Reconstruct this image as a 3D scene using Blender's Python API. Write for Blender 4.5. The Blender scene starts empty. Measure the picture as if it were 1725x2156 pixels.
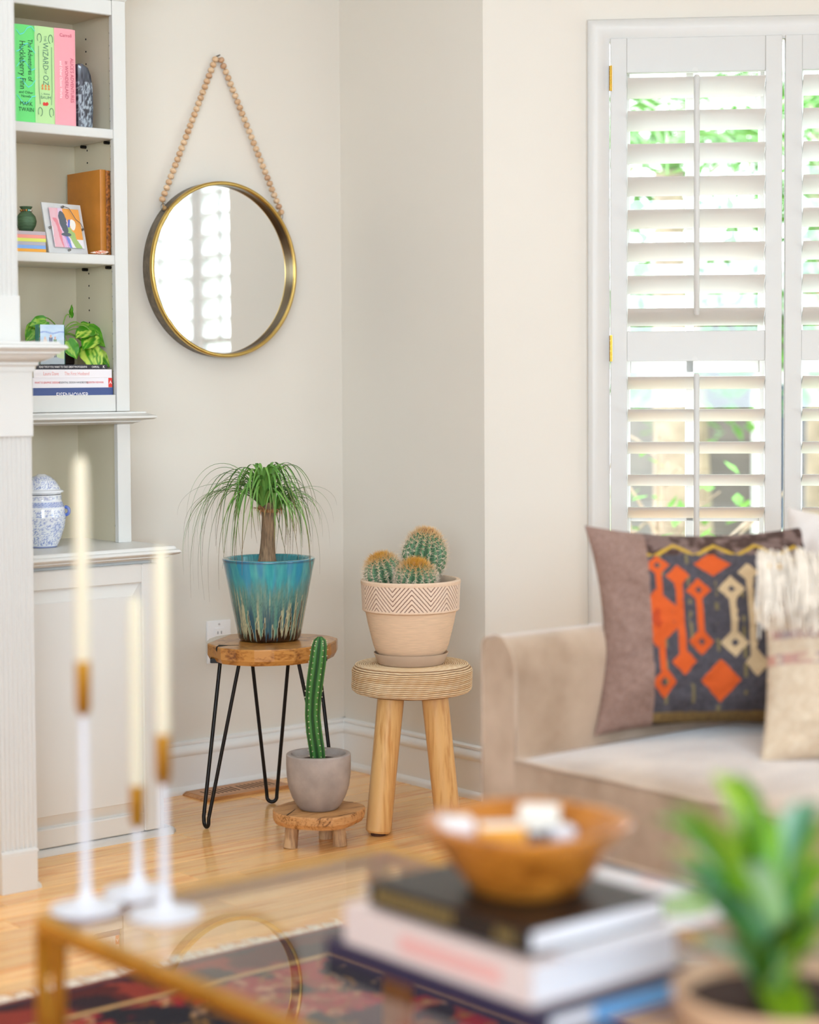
import bpy, bmesh, math, random
import numpy as np
from mathutils import Vector, Matrix

# ------------------------------------------------------------------ camera, world, lights, exposure
scene = bpy.context.scene
COL = scene.collection
rnd = random.Random(7)

def lin(c):
    """'#rrggbb' (display) -> linear rgb"""
    c = c.lstrip('#')
    out = []
    for i in (0, 2, 4):
        v = int(c[i:i+2], 16) / 255.0
        out.append(v / 12.92 if v <= 0.04045 else ((v + 0.055) / 1.055) ** 2.4)
    return tuple(out)

YAW, PITCH, ROLL = math.radians(39.75), math.radians(2.5856), math.radians(-0.334)
CAMPOS = Vector((-3.587, -4.627, 1.17))
_R = Vector((math.cos(YAW), -math.sin(YAW), 0)); _F = Vector((math.sin(YAW), math.cos(YAW), 0)); _U = Vector((0, 0, 1))
_F2 = _F * math.cos(PITCH) - _U * math.sin(PITCH); _U2 = _U * math.cos(PITCH) + _F * math.sin(PITCH)
_R3 = _R * math.cos(ROLL) + _U2 * math.sin(ROLL); _U3 = _U2 * math.cos(ROLL) - _R * math.sin(ROLL)
cd = bpy.data.cameras.new('camera')
cam = bpy.data.objects.new('camera', cd); COL.objects.link(cam)
cam.matrix_world = Matrix(((_R3.x, _U3.x, -_F2.x, CAMPOS.x), (_R3.y, _U3.y, -_F2.y, CAMPOS.y), (_R3.z, _U3.z, -_F2.z, CAMPOS.z), (0, 0, 0, 1)))
cd.sensor_fit = 'HORIZONTAL'; cd.sensor_width = 36.0
cd.lens = 36.0 * 4108.0 / 1725.0
cd.shift_y = -96.5 / 1725.0
cd.clip_start = 0.05; cd.clip_end = 200
cd.dof.use_dof = True; cd.dof.focus_distance = 5.12; cd.dof.aperture_fstop = 2.0
scene.camera = cam

world = bpy.data.worlds.new('world'); scene.world = world; world.use_nodes = True
bg = world.node_tree.nodes['Background']
bg.inputs[0].default_value = (0.86, 0.94, 1.0, 1); bg.inputs[1].default_value = 5.0

def area_light(name, loc, target, sx, sy, power, color=(1, 1, 1)):
    ld = bpy.data.lights.new(name, 'AREA'); ld.shape = 'RECTANGLE'; ld.size = sx; ld.size_y = sy
    ld.energy = power; ld.color = color
    o = bpy.data.objects.new(name, ld); COL.objects.link(o)
    o.location = loc
    o.rotation_euler = (Vector(target) - Vector(loc)).to_track_quat('-Z', 'Y').to_euler()
    return o
# daylight outside the middle bay window, outside the angled bay window, and added fill lights at the solid walls behind the viewer
DAY = (0.645, 0.82, 1.0)
area_light('daylight_bay', (2.25, -2.75, 1.55), (0.2, -2.6, 0.8), 2.6, 2.6, 330, DAY)
area_light('daylight_angled_bay', (2.6, 0.4, 4.0), (0.45, -1.1, 1.3), 2.6, 1.6, 380, DAY)
area_light('assumed_far_bay_light', (1.45, -5.15, 1.75), (-0.55, -1.5, 1.0), 1.5, 1.9, 14, DAY)  # light for the unseen far bay window, which is assumed
area_light('added_rear_fill', (-5.0, -7.5, 1.75), (-5.0, 0, 1.75), 2.9, 1.7, 190, DAY)  # unseen fill added in front of the solid rear wall; no window there
area_light('added_left_fill', (-6.5, -6.4, 1.75), (0, -6.4, 1.75), 2.1, 1.7, 120, DAY)  # also added fill, before the solid left wall that has no window
# unseen fill light added under the ceiling to brighten floor, seat and low walls
area_light('added_ceiling_fill', (-1.7, -1.9, 2.70), (-1.7, -1.9, 0), 2.4, 2.4, 22, (0.74, 0.87, 1.0))

scene.view_settings.view_transform = 'Standard'
scene.view_settings.look = 'None'
scene.view_settings.gamma = 1.0
scene.view_settings.use_curve_mapping = False
scene.view_settings.exposure = 0.36
cy = scene.cycles
cy.max_bounces = 8; cy.diffuse_bounces = 5; cy.glossy_bounces = 4; cy.transmission_bounces = 4; cy.transparent_max_bounces = 12
cy.caustics_reflective = False; cy.caustics_refractive = False
cy.sample_clamp_indirect = 6.0
cy.adaptive_threshold = 0.02

# ------------------------------------------------------------------ materials
MATS = {}
def nodes_of(name):
    m = bpy.data.materials.new(name); m.use_nodes = True
    nt = m.node_tree
    return m, nt, nt.nodes['Principled BSDF']

def pset(b, color=None, rough=0.5, metal=0.0, spec=0.5, coat=0.0, coat_rough=0.1, sheen=0.0, trans=0.0, ior=1.45, alpha=1.0, sub=0.0):
    if color is not None: b.inputs['Base Color'].default_value = (*color[:3], 1)
    b.inputs['Roughness'].default_value = rough; b.inputs['Metallic'].default_value = metal
    b.inputs['Specular IOR Level'].default_value = spec
    b.inputs['Coat Weight'].default_value = coat; b.inputs['Coat Roughness'].default_value = coat_rough
    b.inputs['Sheen Weight'].default_value = sheen
    b.inputs['Transmission Weight'].default_value = trans; b.inputs['IOR'].default_value = ior
    b.inputs['Alpha'].default_value = alpha
    if sub:
        b.inputs['Subsurface Weight'].default_value = sub
        b.inputs['Subsurface Radius'].default_value = (0.02, 0.012, 0.006)

def mat(name, color, rough=0.5, vary=0.0, scale=20.0, bump=0.0, bscale=None, stretch=(1, 1, 1), detail=4.0, **kw):
    """plain colour, broken up by a noise that lightens and darkens it, with fine noise relief"""
    if name in MATS: return MATS[name]
    m, nt, b = nodes_of(name)
    col = lin(color) if isinstance(color, str) else color
    pset(b, col, rough, **kw)
    N, L = nt.nodes, nt.links
    if vary or bump:
        tc = N.new('ShaderNodeTexCoord'); mp = N.new('ShaderNodeMapping')
        mp.inputs['Scale'].default_value = stretch
        L.new(tc.outputs['Object'], mp.inputs['Vector'])
    if vary:
        nz = N.new('ShaderNodeTexNoise'); nz.inputs['Scale'].default_value = scale; nz.inputs['Detail'].default_value = detail
        L.new(mp.outputs[0], nz.inputs['Vector'])
        rp = N.new('ShaderNodeValToRGB')
        rp.color_ramp.elements[0].position = 0.3; rp.color_ramp.elements[1].position = 0.7
        rp.color_ramp.elements[0].color = (*[max(0, c * (1 - vary)) for c in col], 1)
        rp.color_ramp.elements[1].color = (*[min(1, c * (1 + vary)) for c in col], 1)
        L.new(nz.outputs['Fac'], rp.inputs[0]); L.new(rp.outputs[0], b.inputs['Base Color'])
    if bump:
        n2 = N.new('ShaderNodeTexNoise'); n2.inputs['Scale'].default_value = bscale or scale * 4; n2.inputs['Detail'].default_value = 3
        L.new(mp.outputs[0], n2.inputs['Vector'])
        bp = N.new('ShaderNodeBump'); bp.inputs['Strength'].default_value = bump; bp.inputs['Distance'].default_value = 0.004
        L.new(n2.outputs['Fac'], bp.inputs['Height']); L.new(bp.outputs[0], b.inputs['Normal'])
    MATS[name] = m
    return m

def wood(name, dark, light, rough=0.4, scale=(2.0, 26.0, 26.0), per_object=0.0, coat=0.0, mid=None, bump=0.08, ring=0.5, off=True):
    """long-grained wood; scale is the grain frequency along each object axis"""
    if name in MATS: return MATS[name]
    m, nt, b = nodes_of(name); N, L = nt.nodes, nt.links
    pset(b, lin(light), rough, coat=coat, coat_rough=0.12)
    tc = N.new('ShaderNodeTexCoord'); oi = N.new('ShaderNodeObjectInfo')
    add = N.new('ShaderNodeVectorMath'); add.operation = 'ADD'
    mul = N.new('ShaderNodeVectorMath'); mul.operation = 'SCALE'; mul.inputs['Scale'].default_value = 37.0 if off else 0.0
    L.new(oi.outputs['Random'], mul.inputs[0]); L.new(tc.outputs['Object'], add.inputs[0]); L.new(mul.outputs[0], add.inputs[1])
    mp = N.new('ShaderNodeMapping'); mp.inputs['Scale'].default_value = scale
    L.new(add.outputs[0], mp.inputs['Vector'])
    n1 = N.new('ShaderNodeTexNoise'); n1.inputs['Scale'].default_value = 1.0; n1.inputs['Detail'].default_value = 6; n1.inputs['Distortion'].default_value = 1.2
    L.new(mp.outputs[0], n1.inputs['Vector'])
    n2 = N.new('ShaderNodeTexNoise'); n2.inputs['Scale'].default_value = 6.0; n2.inputs['Detail'].default_value = 3
    L.new(mp.outputs[0], n2.inputs['Vector'])
    mx = N.new('ShaderNodeMath'); mx.operation = 'MULTIPLY_ADD'; mx.inputs[1].default_value = ring
    L.new(n2.outputs['Fac'], mx.inputs[0]); L.new(n1.outputs['Fac'], mx.inputs[2])
    rp = N.new('ShaderNodeValToRGB'); e = rp.color_ramp.elements
    e[0].position = 0.42 + 0.5 * ring * 0.45; e[0].color = (*lin(dark), 1); e[1].position = 0.66 + 0.5 * ring * 0.5; e[1].color = (*lin(light), 1)
    if mid:
        q = e.new((e[0].position + e[1].position) / 2); q.color = (*lin(mid), 1)
    L.new(mx.outputs[0], rp.inputs[0])
    if per_object:
        hs = N.new('ShaderNodeHueSaturation')
        mr = N.new('ShaderNodeMapRange'); mr.inputs['To Min'].default_value = 1 - per_object; mr.inputs['To Max'].default_value = 1 + per_object
        L.new(oi.outputs['Random'], mr.inputs[0]); L.new(mr.outputs[0], hs.inputs['Value']); L.new(rp.outputs[0], hs.inputs['Color'])
        L.new(hs.outputs[0], b.inputs['Base Color'])
    else:
        L.new(rp.outputs[0], b.inputs['Base Color'])
    if bump:
        bp = N.new('ShaderNodeBump'); bp.inputs['Strength'].default_value = bump; bp.inputs['Distance'].default_value = 0.002
        L.new(mx.outputs[0], bp.inputs['Height']); L.new(bp.outputs[0], b.inputs['Normal'])
    MATS[name] = m
    return m

def vcol(name, rough=0.6, bump=0.0, bscale=200.0, **kw):
    """colour comes from the mesh's own print / glaze / weave (colour attribute 'Col')"""
    if name in MATS: return MATS[name]
    m, nt, b = nodes_of(name); N, L = nt.nodes, nt.links
    pset(b, (0.5, 0.5, 0.5), rough, **kw)
    a = N.new('ShaderNodeVertexColor'); a.layer_name = 'Col'
    L.new(a.outputs['Color'], b.inputs['Base Color'])
    if bump:
        tc = N.new('ShaderNodeTexCoord'); nz = N.new('ShaderNodeTexNoise'); nz.inputs['Scale'].default_value = bscale; nz.inputs['Detail'].default_value = 3
        L.new(tc.outputs['Object'], nz.inputs['Vector'])
        bp = N.new('ShaderNodeBump'); bp.inputs['Strength'].default_value = bump; bp.inputs['Distance'].default_value = 0.003
        L.new(nz.outputs['Fac'], bp.inputs['Height']); L.new(bp.outputs[0], b.inputs['Normal'])
    MATS[name] = m
    return m

def glass_pane(name, tint=(1, 1, 1), refl=1.0, ior=1.5):
    """thin clear sheet: lets light straight through and mirrors by Fresnel"""
    if name in MATS: return MATS[name]
    m = bpy.data.materials.new(name); m.use_nodes = True; nt = m.node_tree; N, L = nt.nodes, nt.links
    N.remove(N['Principled BSDF'])
    out = N['Material Output']
    tr = N.new('ShaderNodeBsdfTransparent'); tr.inputs[0].default_value = (*tint, 1)
    gl = N.new('ShaderNodeBsdfGlossy'); gl.inputs['Roughness'].default_value = 0.0; gl.inputs['Color'].default_value = (refl, refl, refl, 1)
    fr = N.new('ShaderNodeFresnel'); fr.inputs['IOR'].default_value = ior
    mx = N.new('ShaderNodeMixShader')
    geo = N.new('ShaderNodeNewGeometry'); inv = N.new('ShaderNodeMath'); inv.operation = 'SUBTRACT'; inv.inputs[0].default_value = 1.0
    mu = N.new('ShaderNodeMath'); mu.operation = 'MULTIPLY'
    L.new(geo.outputs['Backfacing'], inv.inputs[1]); L.new(inv.outputs[0], mu.inputs[0]); L.new(fr.outputs[0], mu.inputs[1])
    L.new(mu.outputs[0], mx.inputs[0]); L.new(tr.outputs[0], mx.inputs[1]); L.new(gl.outputs[0], mx.inputs[2]); L.new(mx.outputs[0], out.inputs['Surface'])
    MATS[name] = m
    return m

# ------------------------------------------------------------------ mesh helpers
WLOC = {}          # world position of every object that may be a parent
def link(o, parent, wloc):
    COL.objects.link(o)
    WLOC[o.name] = Vector(wloc)
    if parent is not None:
        o.parent = parent
        o.location = Vector(wloc) - WLOC[parent.name]
    else:
        o.location = wloc
    return o

def tag(o, label, cat, group=None, kind=None):
    if label: o['label'] = label
    if cat: o['category'] = cat
    if group: o['group'] = group
    if kind: o['kind'] = kind
    return o

def thing(name, label, cat, loc, group=None):
    o = bpy.data.objects.new(name, None); o.empty_display_size = 0.05
    link(o, None, loc)
    return tag(o, label, cat, group)

def obj(name, vf, m, parent=None, smooth=None, cols=None, label=None, kind=None):
    """ONE mesh object from (verts, faces) in world coordinates"""
    v, f = vf
    v = np.asarray(v, dtype=float).reshape(-1, 3)
    c = (v.min(0) + v.max(0)) / 2
    c[2] = v[:, 2].min()
    me = bpy.data.meshes.new(name)
    me.from_pydata([tuple(p) for p in (v - c)], [], [tuple(int(i) for i in q) for q in f])
    if isinstance(m, (list, tuple)):
        for q in m: me.materials.append(q)
    elif m: me.materials.append(m)
    if smooth is not None:
        me.polygons.foreach_set('use_smooth', [True] * len(me.polygons))
        if smooth < 180: me.set_sharp_from_angle(angle=math.radians(smooth))
    if cols is not None:
        a = me.color_attributes.new('Col', 'FLOAT_COLOR', 'POINT')
        cc = np.ones((len(v), 4)); cc[:, :3] = np.asarray(cols).reshape(-1, 3)
        a.data.foreach_set('color', cc.ravel())
    me.update()
    o = bpy.data.objects.new(name, me)
    link(o, parent, c)
    if label: o['label'] = label
    if kind: o['kind'] = kind
    return o

def struct(name, vf, m, **kw):
    o = obj(name, vf, m, **kw); o['kind'] = 'structure'
    return o

def single(name, label, cat, vf, m, group=None, **kw):
    return tag(obj(name, vf, m, **kw), label, cat, group)

def cat_(*parts):
    V, F, n = [], [], 0
    for v, f in parts:
        v = np.asarray(v, dtype=float).reshape(-1, 3)
        V.append(v); F += [tuple(i + n for i in q) for q in f]; n += len(v)
    return np.concatenate(V), F

def box(x0, x1, y0, y1, z0, z1, b=0.0):
    if x0 > x1: x0, x1 = x1, x0
    if y0 > y1: y0, y1 = y1, y0
    if z0 > z1: z0, z1 = z1, z0
    b = min(b, 0.45 * min(x1 - x0, y1 - y0, z1 - z0))
    if b <= 0:
        v = [(x, y, z) for z in (z0, z1) for y in (y0, y1) for x in (x0, x1)]
        return v, [(0, 2, 3, 1), (4, 5, 7, 6), (0, 1, 5, 4), (2, 6, 7, 3), (0, 4, 6, 2), (1, 3, 7, 5)]
    v = []; idx = {}
    for i, x in enumerate((x0, x1)):
        for j, y in enumerate((y0, y1)):
            for k, z in enumerate((z0, z1)):
                sx, sy, sz = (1 - 2 * i) * b, (1 - 2 * j) * b, (1 - 2 * k) * b
                for a, p in enumerate(((x, y + sy, z + sz), (x + sx, y, z + sz), (x + sx, y + sy, z))):
                    idx[i, j, k, a] = len(v); v.append(p)
    f = []
    for i in (0, 1):
        q = [idx[i, 0, 0, 0], idx[i, 1, 0, 0], idx[i, 1, 1, 0], idx[i, 0, 1, 0]]; f.append(q if i else q[::-1])
        q = [idx[0, i, 0, 1], idx[1, i, 0, 1], idx[1, i, 1, 1], idx[0, i, 1, 1]]; f.append(q[::-1] if i else q)
        q = [idx[0, 0, i, 2], idx[1, 0, i, 2], idx[1, 1, i, 2], idx[0, 1, i, 2]]; f.append(q if i else q[::-1])
    for i in (0, 1):
        for j in (0, 1):
            q = [idx[i, j, 0, 0], idx[i, j, 0, 1], idx[i, j, 1, 1], idx[i, j, 1, 0]]; f.append(q if (i == j) else q[::-1])
            q = [idx[i, 0, j, 0], idx[i, 1, j, 0], idx[i, 1, j, 2], idx[i, 0, j, 2]]; f.append(q if (i != j) else q[::-1])
            q = [idx[0, i, j, 1], idx[1, i, j, 1], idx[1, i, j, 2], idx[0, i, j, 2]]; f.append(q[::-1] if (i != j) else q)
            for k in (0, 1):
                q = [idx[i, j, k, 0], idx[i, j, k, 1], idx[i, j, k, 2]]; f.append(q if (i + j + k) % 2 else q[::-1])
    return v, f

class Frame:
    """a wall frame: w runs along the wall, n out of it into the room, z up"""
    def __init__(s, o, d):
        s.o = np.array([o[0], o[1], 0.0]); s.d = np.array([d[0], d[1], 0.0]); s.n = np.array([d[1], -d[0], 0.0])
    def pts(s, v):
        v = np.asarray(v, dtype=float).reshape(-1, 3)
        return s.o + v[:, :1] * s.d + v[:, 1:2] * s.n + v[:, 2:] * np.array([0, 0, 1.0])
    def box(s, w0, w1, n0, n1, z0, z1, b=0.0):
        v, f = box(w0, w1, n0, n1, z0, z1, b)
        return s.pts(v), [q[::-1] for q in f]
    def map(s, vf, flip=True):
        return s.pts(vf[0]), [q[::-1] for q in vf[1]] if flip else vf[1]

def grid_faces(nu, nv, close_u=False, close_v=False):
    f = []
    for i in range(nu if close_u else nu - 1):
        for j in range(nv if close_v else nv - 1):
            a = i * nv + j; b_ = ((i + 1) % nu) * nv + j
            c = ((i + 1) % nu) * nv + (j + 1) % nv; d = i * nv + (j + 1) % nv
            f.append((a, b_, c, d))
    return f

def lathe(profile, n, cx, cy, z0=0.0, wob=None):
    """profile: (radius, z) from the axis at the bottom round to the axis or rim; returns a surface of revolution"""
    pr = np.asarray(profile, dtype=float); m_ = len(pr)
    V = np.zeros((n, m_, 3))
    for i in range(n):
        t = 2 * math.pi * i / n
        r = pr[:, 0] if wob is None else pr[:, 0] * wob(t, pr[:, 1])
        V[i, :, 0] = cx + r * math.cos(t); V[i, :, 1] = cy + r * math.sin(t); V[i, :, 2] = z0 + pr[:, 1]
    return V.reshape(-1, 3), grid_faces(n, m_, close_u=True)

def tube(pts, rad, n=10, caps=True, closed=False):
    P = np.asarray(pts, dtype=float); k = len(P)
    r = np.full(k, rad) if np.isscalar(rad) else np.asarray(rad, dtype=float)
    if closed: T = np.roll(P, -1, 0) - np.roll(P, 1, 0)
    else:
        T = np.gradient(P, axis=0)
    T /= np.linalg.norm(T, axis=1)[:, None] + 1e-12
    ref = np.array([0, 0, 1.0]) if abs(T[0][2]) < 0.9 else np.array([1.0, 0, 0])
    u = np.cross(ref, T[0]); u /= np.linalg.norm(u)
    V = []
    for i in range(k):
        u = u - T[i] * (u @ T[i]); u /= np.linalg.norm(u) + 1e-12
        w = np.cross(T[i], u)
        for j in range(n):
            a = 2 * math.pi * j / n
            V.append(P[i] + r[i] * (math.cos(a) * u + math.sin(a) * w))
    f = grid_faces(k, n, close_u=closed, close_v=True)
    f = [q[::-1] for q in f]
    f = [q[::-1] for q in f]
    if caps and not closed:
        f.append(tuple(range(n - 1, -1, -1))); f.append(tuple((k - 1) * n + j for j in range(n)))
    return np.array(V), f

def prism(poly, axis, a0, a1):
    """extrude a closed 2-D polygon along 'x', 'y' or 'z'"""
    n = len(poly); v = []
    for a in (a0, a1):
        for p, q in poly:
            v.append({'x': (a, p, q), 'y': (p, a, q), 'z': (p, q, a)}[axis])
    f = [tuple(range(n))[::-1], tuple(range(n, 2 * n))] + [(i, (i + 1) % n, n + (i + 1) % n, n + i) for i in range(n)]
    if axis == 'y': f = [q[::-1] for q in f]
    return v, f

def sweep(path, prof):
    """a moulding: closed profile (out, z) carried along a plan path with mitred corners; out = right-hand side of travel"""
    P = [np.array(p, dtype=float) for p in path]; k = len(P); m_ = len(prof); V = []
    D = [(P[i + 1] - P[i]) / np.linalg.norm(P[i + 1] - P[i]) for i in range(k - 1)]
    Nn = [np.array([d[1], -d[0]]) for d in D]
    for i in range(k):
        if i == 0: mn = Nn[0]
        elif i == k - 1: mn = Nn[-1]
        else:
            mn = Nn[i - 1] + Nn[i]; mn = mn / (1 + Nn[i - 1] @ Nn[i])
        for d, z in prof:
            q = P[i] + mn * d; V.append((q[0], q[1], z))
    f = grid_faces(k, m_, close_v=True)
    f.append(tuple(range(m_ - 1, -1, -1))); f.append(tuple((k - 1) * m_ + j for j in range(m_)))
    return V, f

def fix(vf):
    """consistent outward normals"""
    bm = bmesh.new(); vs = [bm.verts.new(tuple(p)) for p in vf[0]]
    for q in vf[1]:
        try: bm.faces.new([vs[i] for i in q])
        except ValueError: pass
    bm.verts.index_update()
    bmesh.ops.recalc_face_normals(bm, faces=bm.faces)
    V = [tuple(v.co) for v in bm.verts]; F = [tuple(v.index for v in g.verts) for g in bm.faces]
    bm.free()
    return V, F

def rbox(x0, x1, y0, y1, z0, z1, r, seg=4):
    bm = bmesh.new()
    bmesh.ops.create_cube(bm, size=1.0)
    for v in bm.verts:
        v.co = Vector(((x0 + x1) / 2 + v.co.x * (x1 - x0), (y0 + y1) / 2 + v.co.y * (y1 - y0), (z0 + z1) / 2 + v.co.z * (z1 - z0)))
    bmesh.ops.bevel(bm, geom=bm.edges[:], offset=r, segments=seg, profile=0.5, affect='EDGES', clamp_overlap=True)
    bm.verts.index_update()
    V = [tuple(v.co) for v in bm.verts]; F = [tuple(v.index for v in g.verts) for g in bm.faces]
    bm.free()
    return V, F

_n3 = np.random.RandomState(3)
_NT = _n3.rand(64, 64)
def vnoise(x, y):
    """smooth 2-D value noise, 0..1"""
    x = np.asarray(x, dtype=float); y = np.asarray(y, dtype=float)
    xi = np.floor(x).astype(int); yi = np.floor(y).astype(int); fx = x - xi; fy = y - yi
    fx = fx * fx * (3 - 2 * fx); fy = fy * fy * (3 - 2 * fy)
    g = lambda a, b_: _NT[a % 64, b_ % 64]
    return (g(xi, yi) * (1 - fx) + g(xi + 1, yi) * fx) * (1 - fy) + (g(xi, yi + 1) * (1 - fx) + g(xi + 1, yi + 1) * fx) * fy
def fbm(x, y, o=4):
    s = 0; a = 0.5; t = 0
    for i in range(o):
        s = s + a * vnoise(x * 2 ** i + 7.3 * i, y * 2 ** i + 3.1 * i); t += a; a *= 0.5
    return s / t
def mixc(a, b, t):
    t = np.clip(np.asarray(t), 0, 1)[..., None]
    return np.asarray(a) * (1 - t) + np.asarray(b) * t
def sstep(a, b, x):
    t = np.clip((np.asarray(x) - a) / (b - a), 0, 1); return t * t * (3 - 2 * t)

def text_mesh(body, size, loc, right, up, align='CENTER', squeeze=1.0):
    """flat lettering in the plane spanned by right/up, centred on loc"""
    cu = bpy.data.curves.new('lettering', 'FONT'); cu.body = body; cu.size = size; cu.align_x = align; cu.align_y = 'CENTER'; cu.resolution_u = 2
    o = bpy.data.objects.new('lettering', cu); COL.objects.link(o)
    dg = bpy.context.evaluated_depsgraph_get()
    me = bpy.data.meshes.new_from_object(o.evaluated_get(dg))
    R_, U_, L_ = np.array(right, dtype=float), np.array(up, dtype=float), np.array(loc, dtype=float)
    V = [L_ + R_ * v.co.x * squeeze + U_ * v.co.y for v in me.vertices]
    F = [tuple(p.vertices) for p in me.polygons]
    bpy.data.objects.remove(o); bpy.data.meshes.remove(me); bpy.data.curves.remove(cu)
    return np.array(V), F

def ribbon(pts, widths, side, fold=0.25):
    """a leaf blade: three columns along pts, folded a little along the middle"""
    P = np.asarray(pts, dtype=float); k = len(P); T = np.gradient(P, axis=0); T /= np.linalg.norm(T, axis=1)[:, None] + 1e-12
    s = np.asarray(side, dtype=float); V = []
    for i in range(k):
        sv = s - T[i] * (s @ T[i]); sv /= np.linalg.norm(sv) + 1e-9
        up = np.cross(T[i], sv)
        if up[2] < 0: up = -up
        w = widths[i] / 2
        V += [P[i] - sv * w + up * w * fold, P[i], P[i] + sv * w + up * w * fold]
    f = []
    for i in range(k - 1):
        for j in range(2):
            a = i * 3 + j
            f.append((a, a + 1, a + 4, a + 3))
    return np.array(V), f

def bez(p0, p1, p2, p3, n):
    t = np.linspace(0, 1, n)[:, None]
    p0, p1, p2, p3 = map(lambda q: np.array(q, dtype=float), (p0, p1, p2, p3))
    return (1 - t) ** 3 * p0 + 3 * (1 - t) ** 2 * t * p1 + 3 * (1 - t) * t * t * p2 + t ** 3 * p3

RV = np.array([math.cos(YAW), -math.sin(YAW), 0.0])   # the room's diagonal directions, used to set loose things at an angle
FV = np.array([math.sin(YAW), math.cos(YAW), 0.0])
ZV = np.array([0, 0, 1.0])

# ------------------------------------------------------------------ palette of the place
WALL = mat('wall_paint', '#e3dbcf', 0.75, vary=0.012, scale=2.0, bump=0.03, bscale=400)
CEIL = mat('ceiling_paint', '#e6e3de', 0.8)
TRIM = mat('trim_paint', '#d6d2cc', 0.38, vary=0.01, scale=6)
BASEW = mat('baseboard_gloss', '#efeeeb', 0.3)
CABSHADE = mat('cabinet_paint_shaded', '#ddd3b9', 0.45)  # the same white paint with the niche's shade put into its colour
CABP = mat('cabinet_paint', '#dbd8d2', 0.4, vary=0.01, scale=6)
SHUT = mat('shutter_paint', '#d1cec9', 0.42)
OAK = wood('floor_oak', '#e89848', '#ffc880', 0.24, scale=(1.6, 30, 30), per_object=0.13, coat=0.3, bump=0.03)
SLAB = mat('floor_slab', '#b9803f', 0.5, vary=0.1, scale=3)
BLACKM = mat('black_steel', '#17120f', 0.45, metal=0.3)
BRASS = mat('brass', '#c99a3e', 0.28, metal=1.0, vary=0.1, scale=15)
DARK = mat('dark_gap', '#14110f', 0.9)
PANE = glass_pane('window_glass')

S2 = math.sqrt(0.5)
FA = Frame((0.0, -0.637), (S2, -S2))        # angled wall of the bay, with the shuttered window in view
FB = Frame((1.131, -1.768), (0.0, -1.0))    # middle wall of the bay, seen in the mirror
FC = Frame((1.131, -3.698), (-S2, -S2))     # far angled wall of the bay
ZC = 2.75

# ------------------------------------------------------------------ room shell
floor = struct('floor', box(-6.6, 1.35, -7.6, 0.12, -0.12, -0.004), SLAB)
struct('ceiling', box(-6.6, 1.35, -7.6, 0.12, ZC, ZC + 0.1), CEIL)
struct('wall_back', box(-6.6, 0.0, 0.0, 0.12, 0, ZC), WALL)
struct('wall_side', fix(prism([(0, 0.12), (0, -0.637), (0.099, -0.538), (0.099, 0.12)], 'z', 0, ZC)), WALL)
def wall_with_opening(name, fr, L, a, b, z0, z1, t=0.14):
    struct(name, cat_(fr.box(0, a, -t, 0, 0, ZC), fr.box(b, L, -t, 0, 0, ZC), fr.box(a, b, -t, 0, 0, z0), fr.box(a, b, -t, 0, z1, ZC)), WALL)
wall_with_opening('wall_window', FA, 1.6, 0.335, 1.285, 0.30, 2.092)
wall_with_opening('wall_bay', FB, 1.93, 0.262, 1.670, 0.30, 2.092)
wall_with_opening('wall_bay_far', FC, 1.6, 0.28, 1.32, 0.30, 2.092)  # unseen opening, assumed so that added light enters from the right
struct('wall_right', box(0, 0.14, -7.6, -4.829, 0, ZC), WALL)
struct('wall_rear', box(-6.6, 0.14, -7.7, -7.6, 0, ZC), WALL)
struct('wall_left', box(-6.7, -6.6, -7.6, 0.12, 0, ZC), WALL)
struct('wall_chimney', box(-2.95, -1.412, -0.58, -0.002, 0, ZC), WALL)

# oak strip floor, board by board in the part of the room one can see
PW = 0.083
row = 0; nb = 0
y = -0.004
board_mesh = {}
rb = random.Random(11)
while y > -3.1:
    x = -3.2 - rb.random() * 0.8
    while x < 1.1:
        Lb = rb.choice((0.62, 0.78, 0.92, 1.05, 1.22, 1.38))
        x0, x1 = max(x, -3.2), min(x + Lb, 1.1 if y < -1.7 else (0.0 if y > -0.64 else min(1.1, -0.6 - y)))
        if x1 - x0 > 0.05:
            key = (round(x1 - x0, 3))
            if key not in board_mesh:
                v, f = box(0, x1 - x0 - 0.0012, -PW + 0.0012, 0, -0.004, 0.0, 0.0009)
                me = bpy.data.meshes.new('floorboard'); me.from_pydata([tuple(p) for p in v], [], [tuple(q) for q in f]); me.materials.append(OAK)
                board_mesh[key] = me
            o = bpy.data.objects.new('floorboard', board_mesh[key])
            link(o, floor, (x0, y, 0.0)); nb += 1
        x += Lb
    y -= PW; row += 1

BASEP = [(0, 0), (0.024, 0), (0.024, 0.009), (0.021, 0.016), (0.013, 0.021), (0.013, 0.105), (0.016, 0.107), (0.020, 0.115), (0.018, 0.127), (0.012, 0.133), (0.0095, 0.1355), (0.0135, 0.139), (0.0135, 0.1445), (0.009, 0.148), (0, 0.148)]
struct('baseboard_back', fix(sweep([(-0.885, 0), (0, 0)], BASEP)), BASEW, smooth=40)
struct('baseboard_side', fix(sweep([(0, 0), (0, -0.637), (0.75, -1.387)], BASEP)), BASEW, smooth=40)

# ------------------------------------------------------------------ bay windows: casing, sashes, plantation shutters
def casing(name, fr, a, b, zt):
    prof = [(0, 0), (0, 0.017), (0.004, 0.022), (0.016, 0.025), (0.03, 0.022), (0.045, 0.015), (0.0605, 0.012), (0.0605, 0.0)]
    v, f = sweep([(a, 0.2), (a, zt), (b, zt), (b, 0.2)], prof)
    v = np.array(v)[:, [0, 2, 1]]
    o = struct(name, fix((fr.pts(v), f)), TRIM, smooth=50)
    return o
casing('trim_1', FA, 0.283, 1.335, 2.134)
casing('trim_2', FB, 0.210, 1.722, 2.134)

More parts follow.
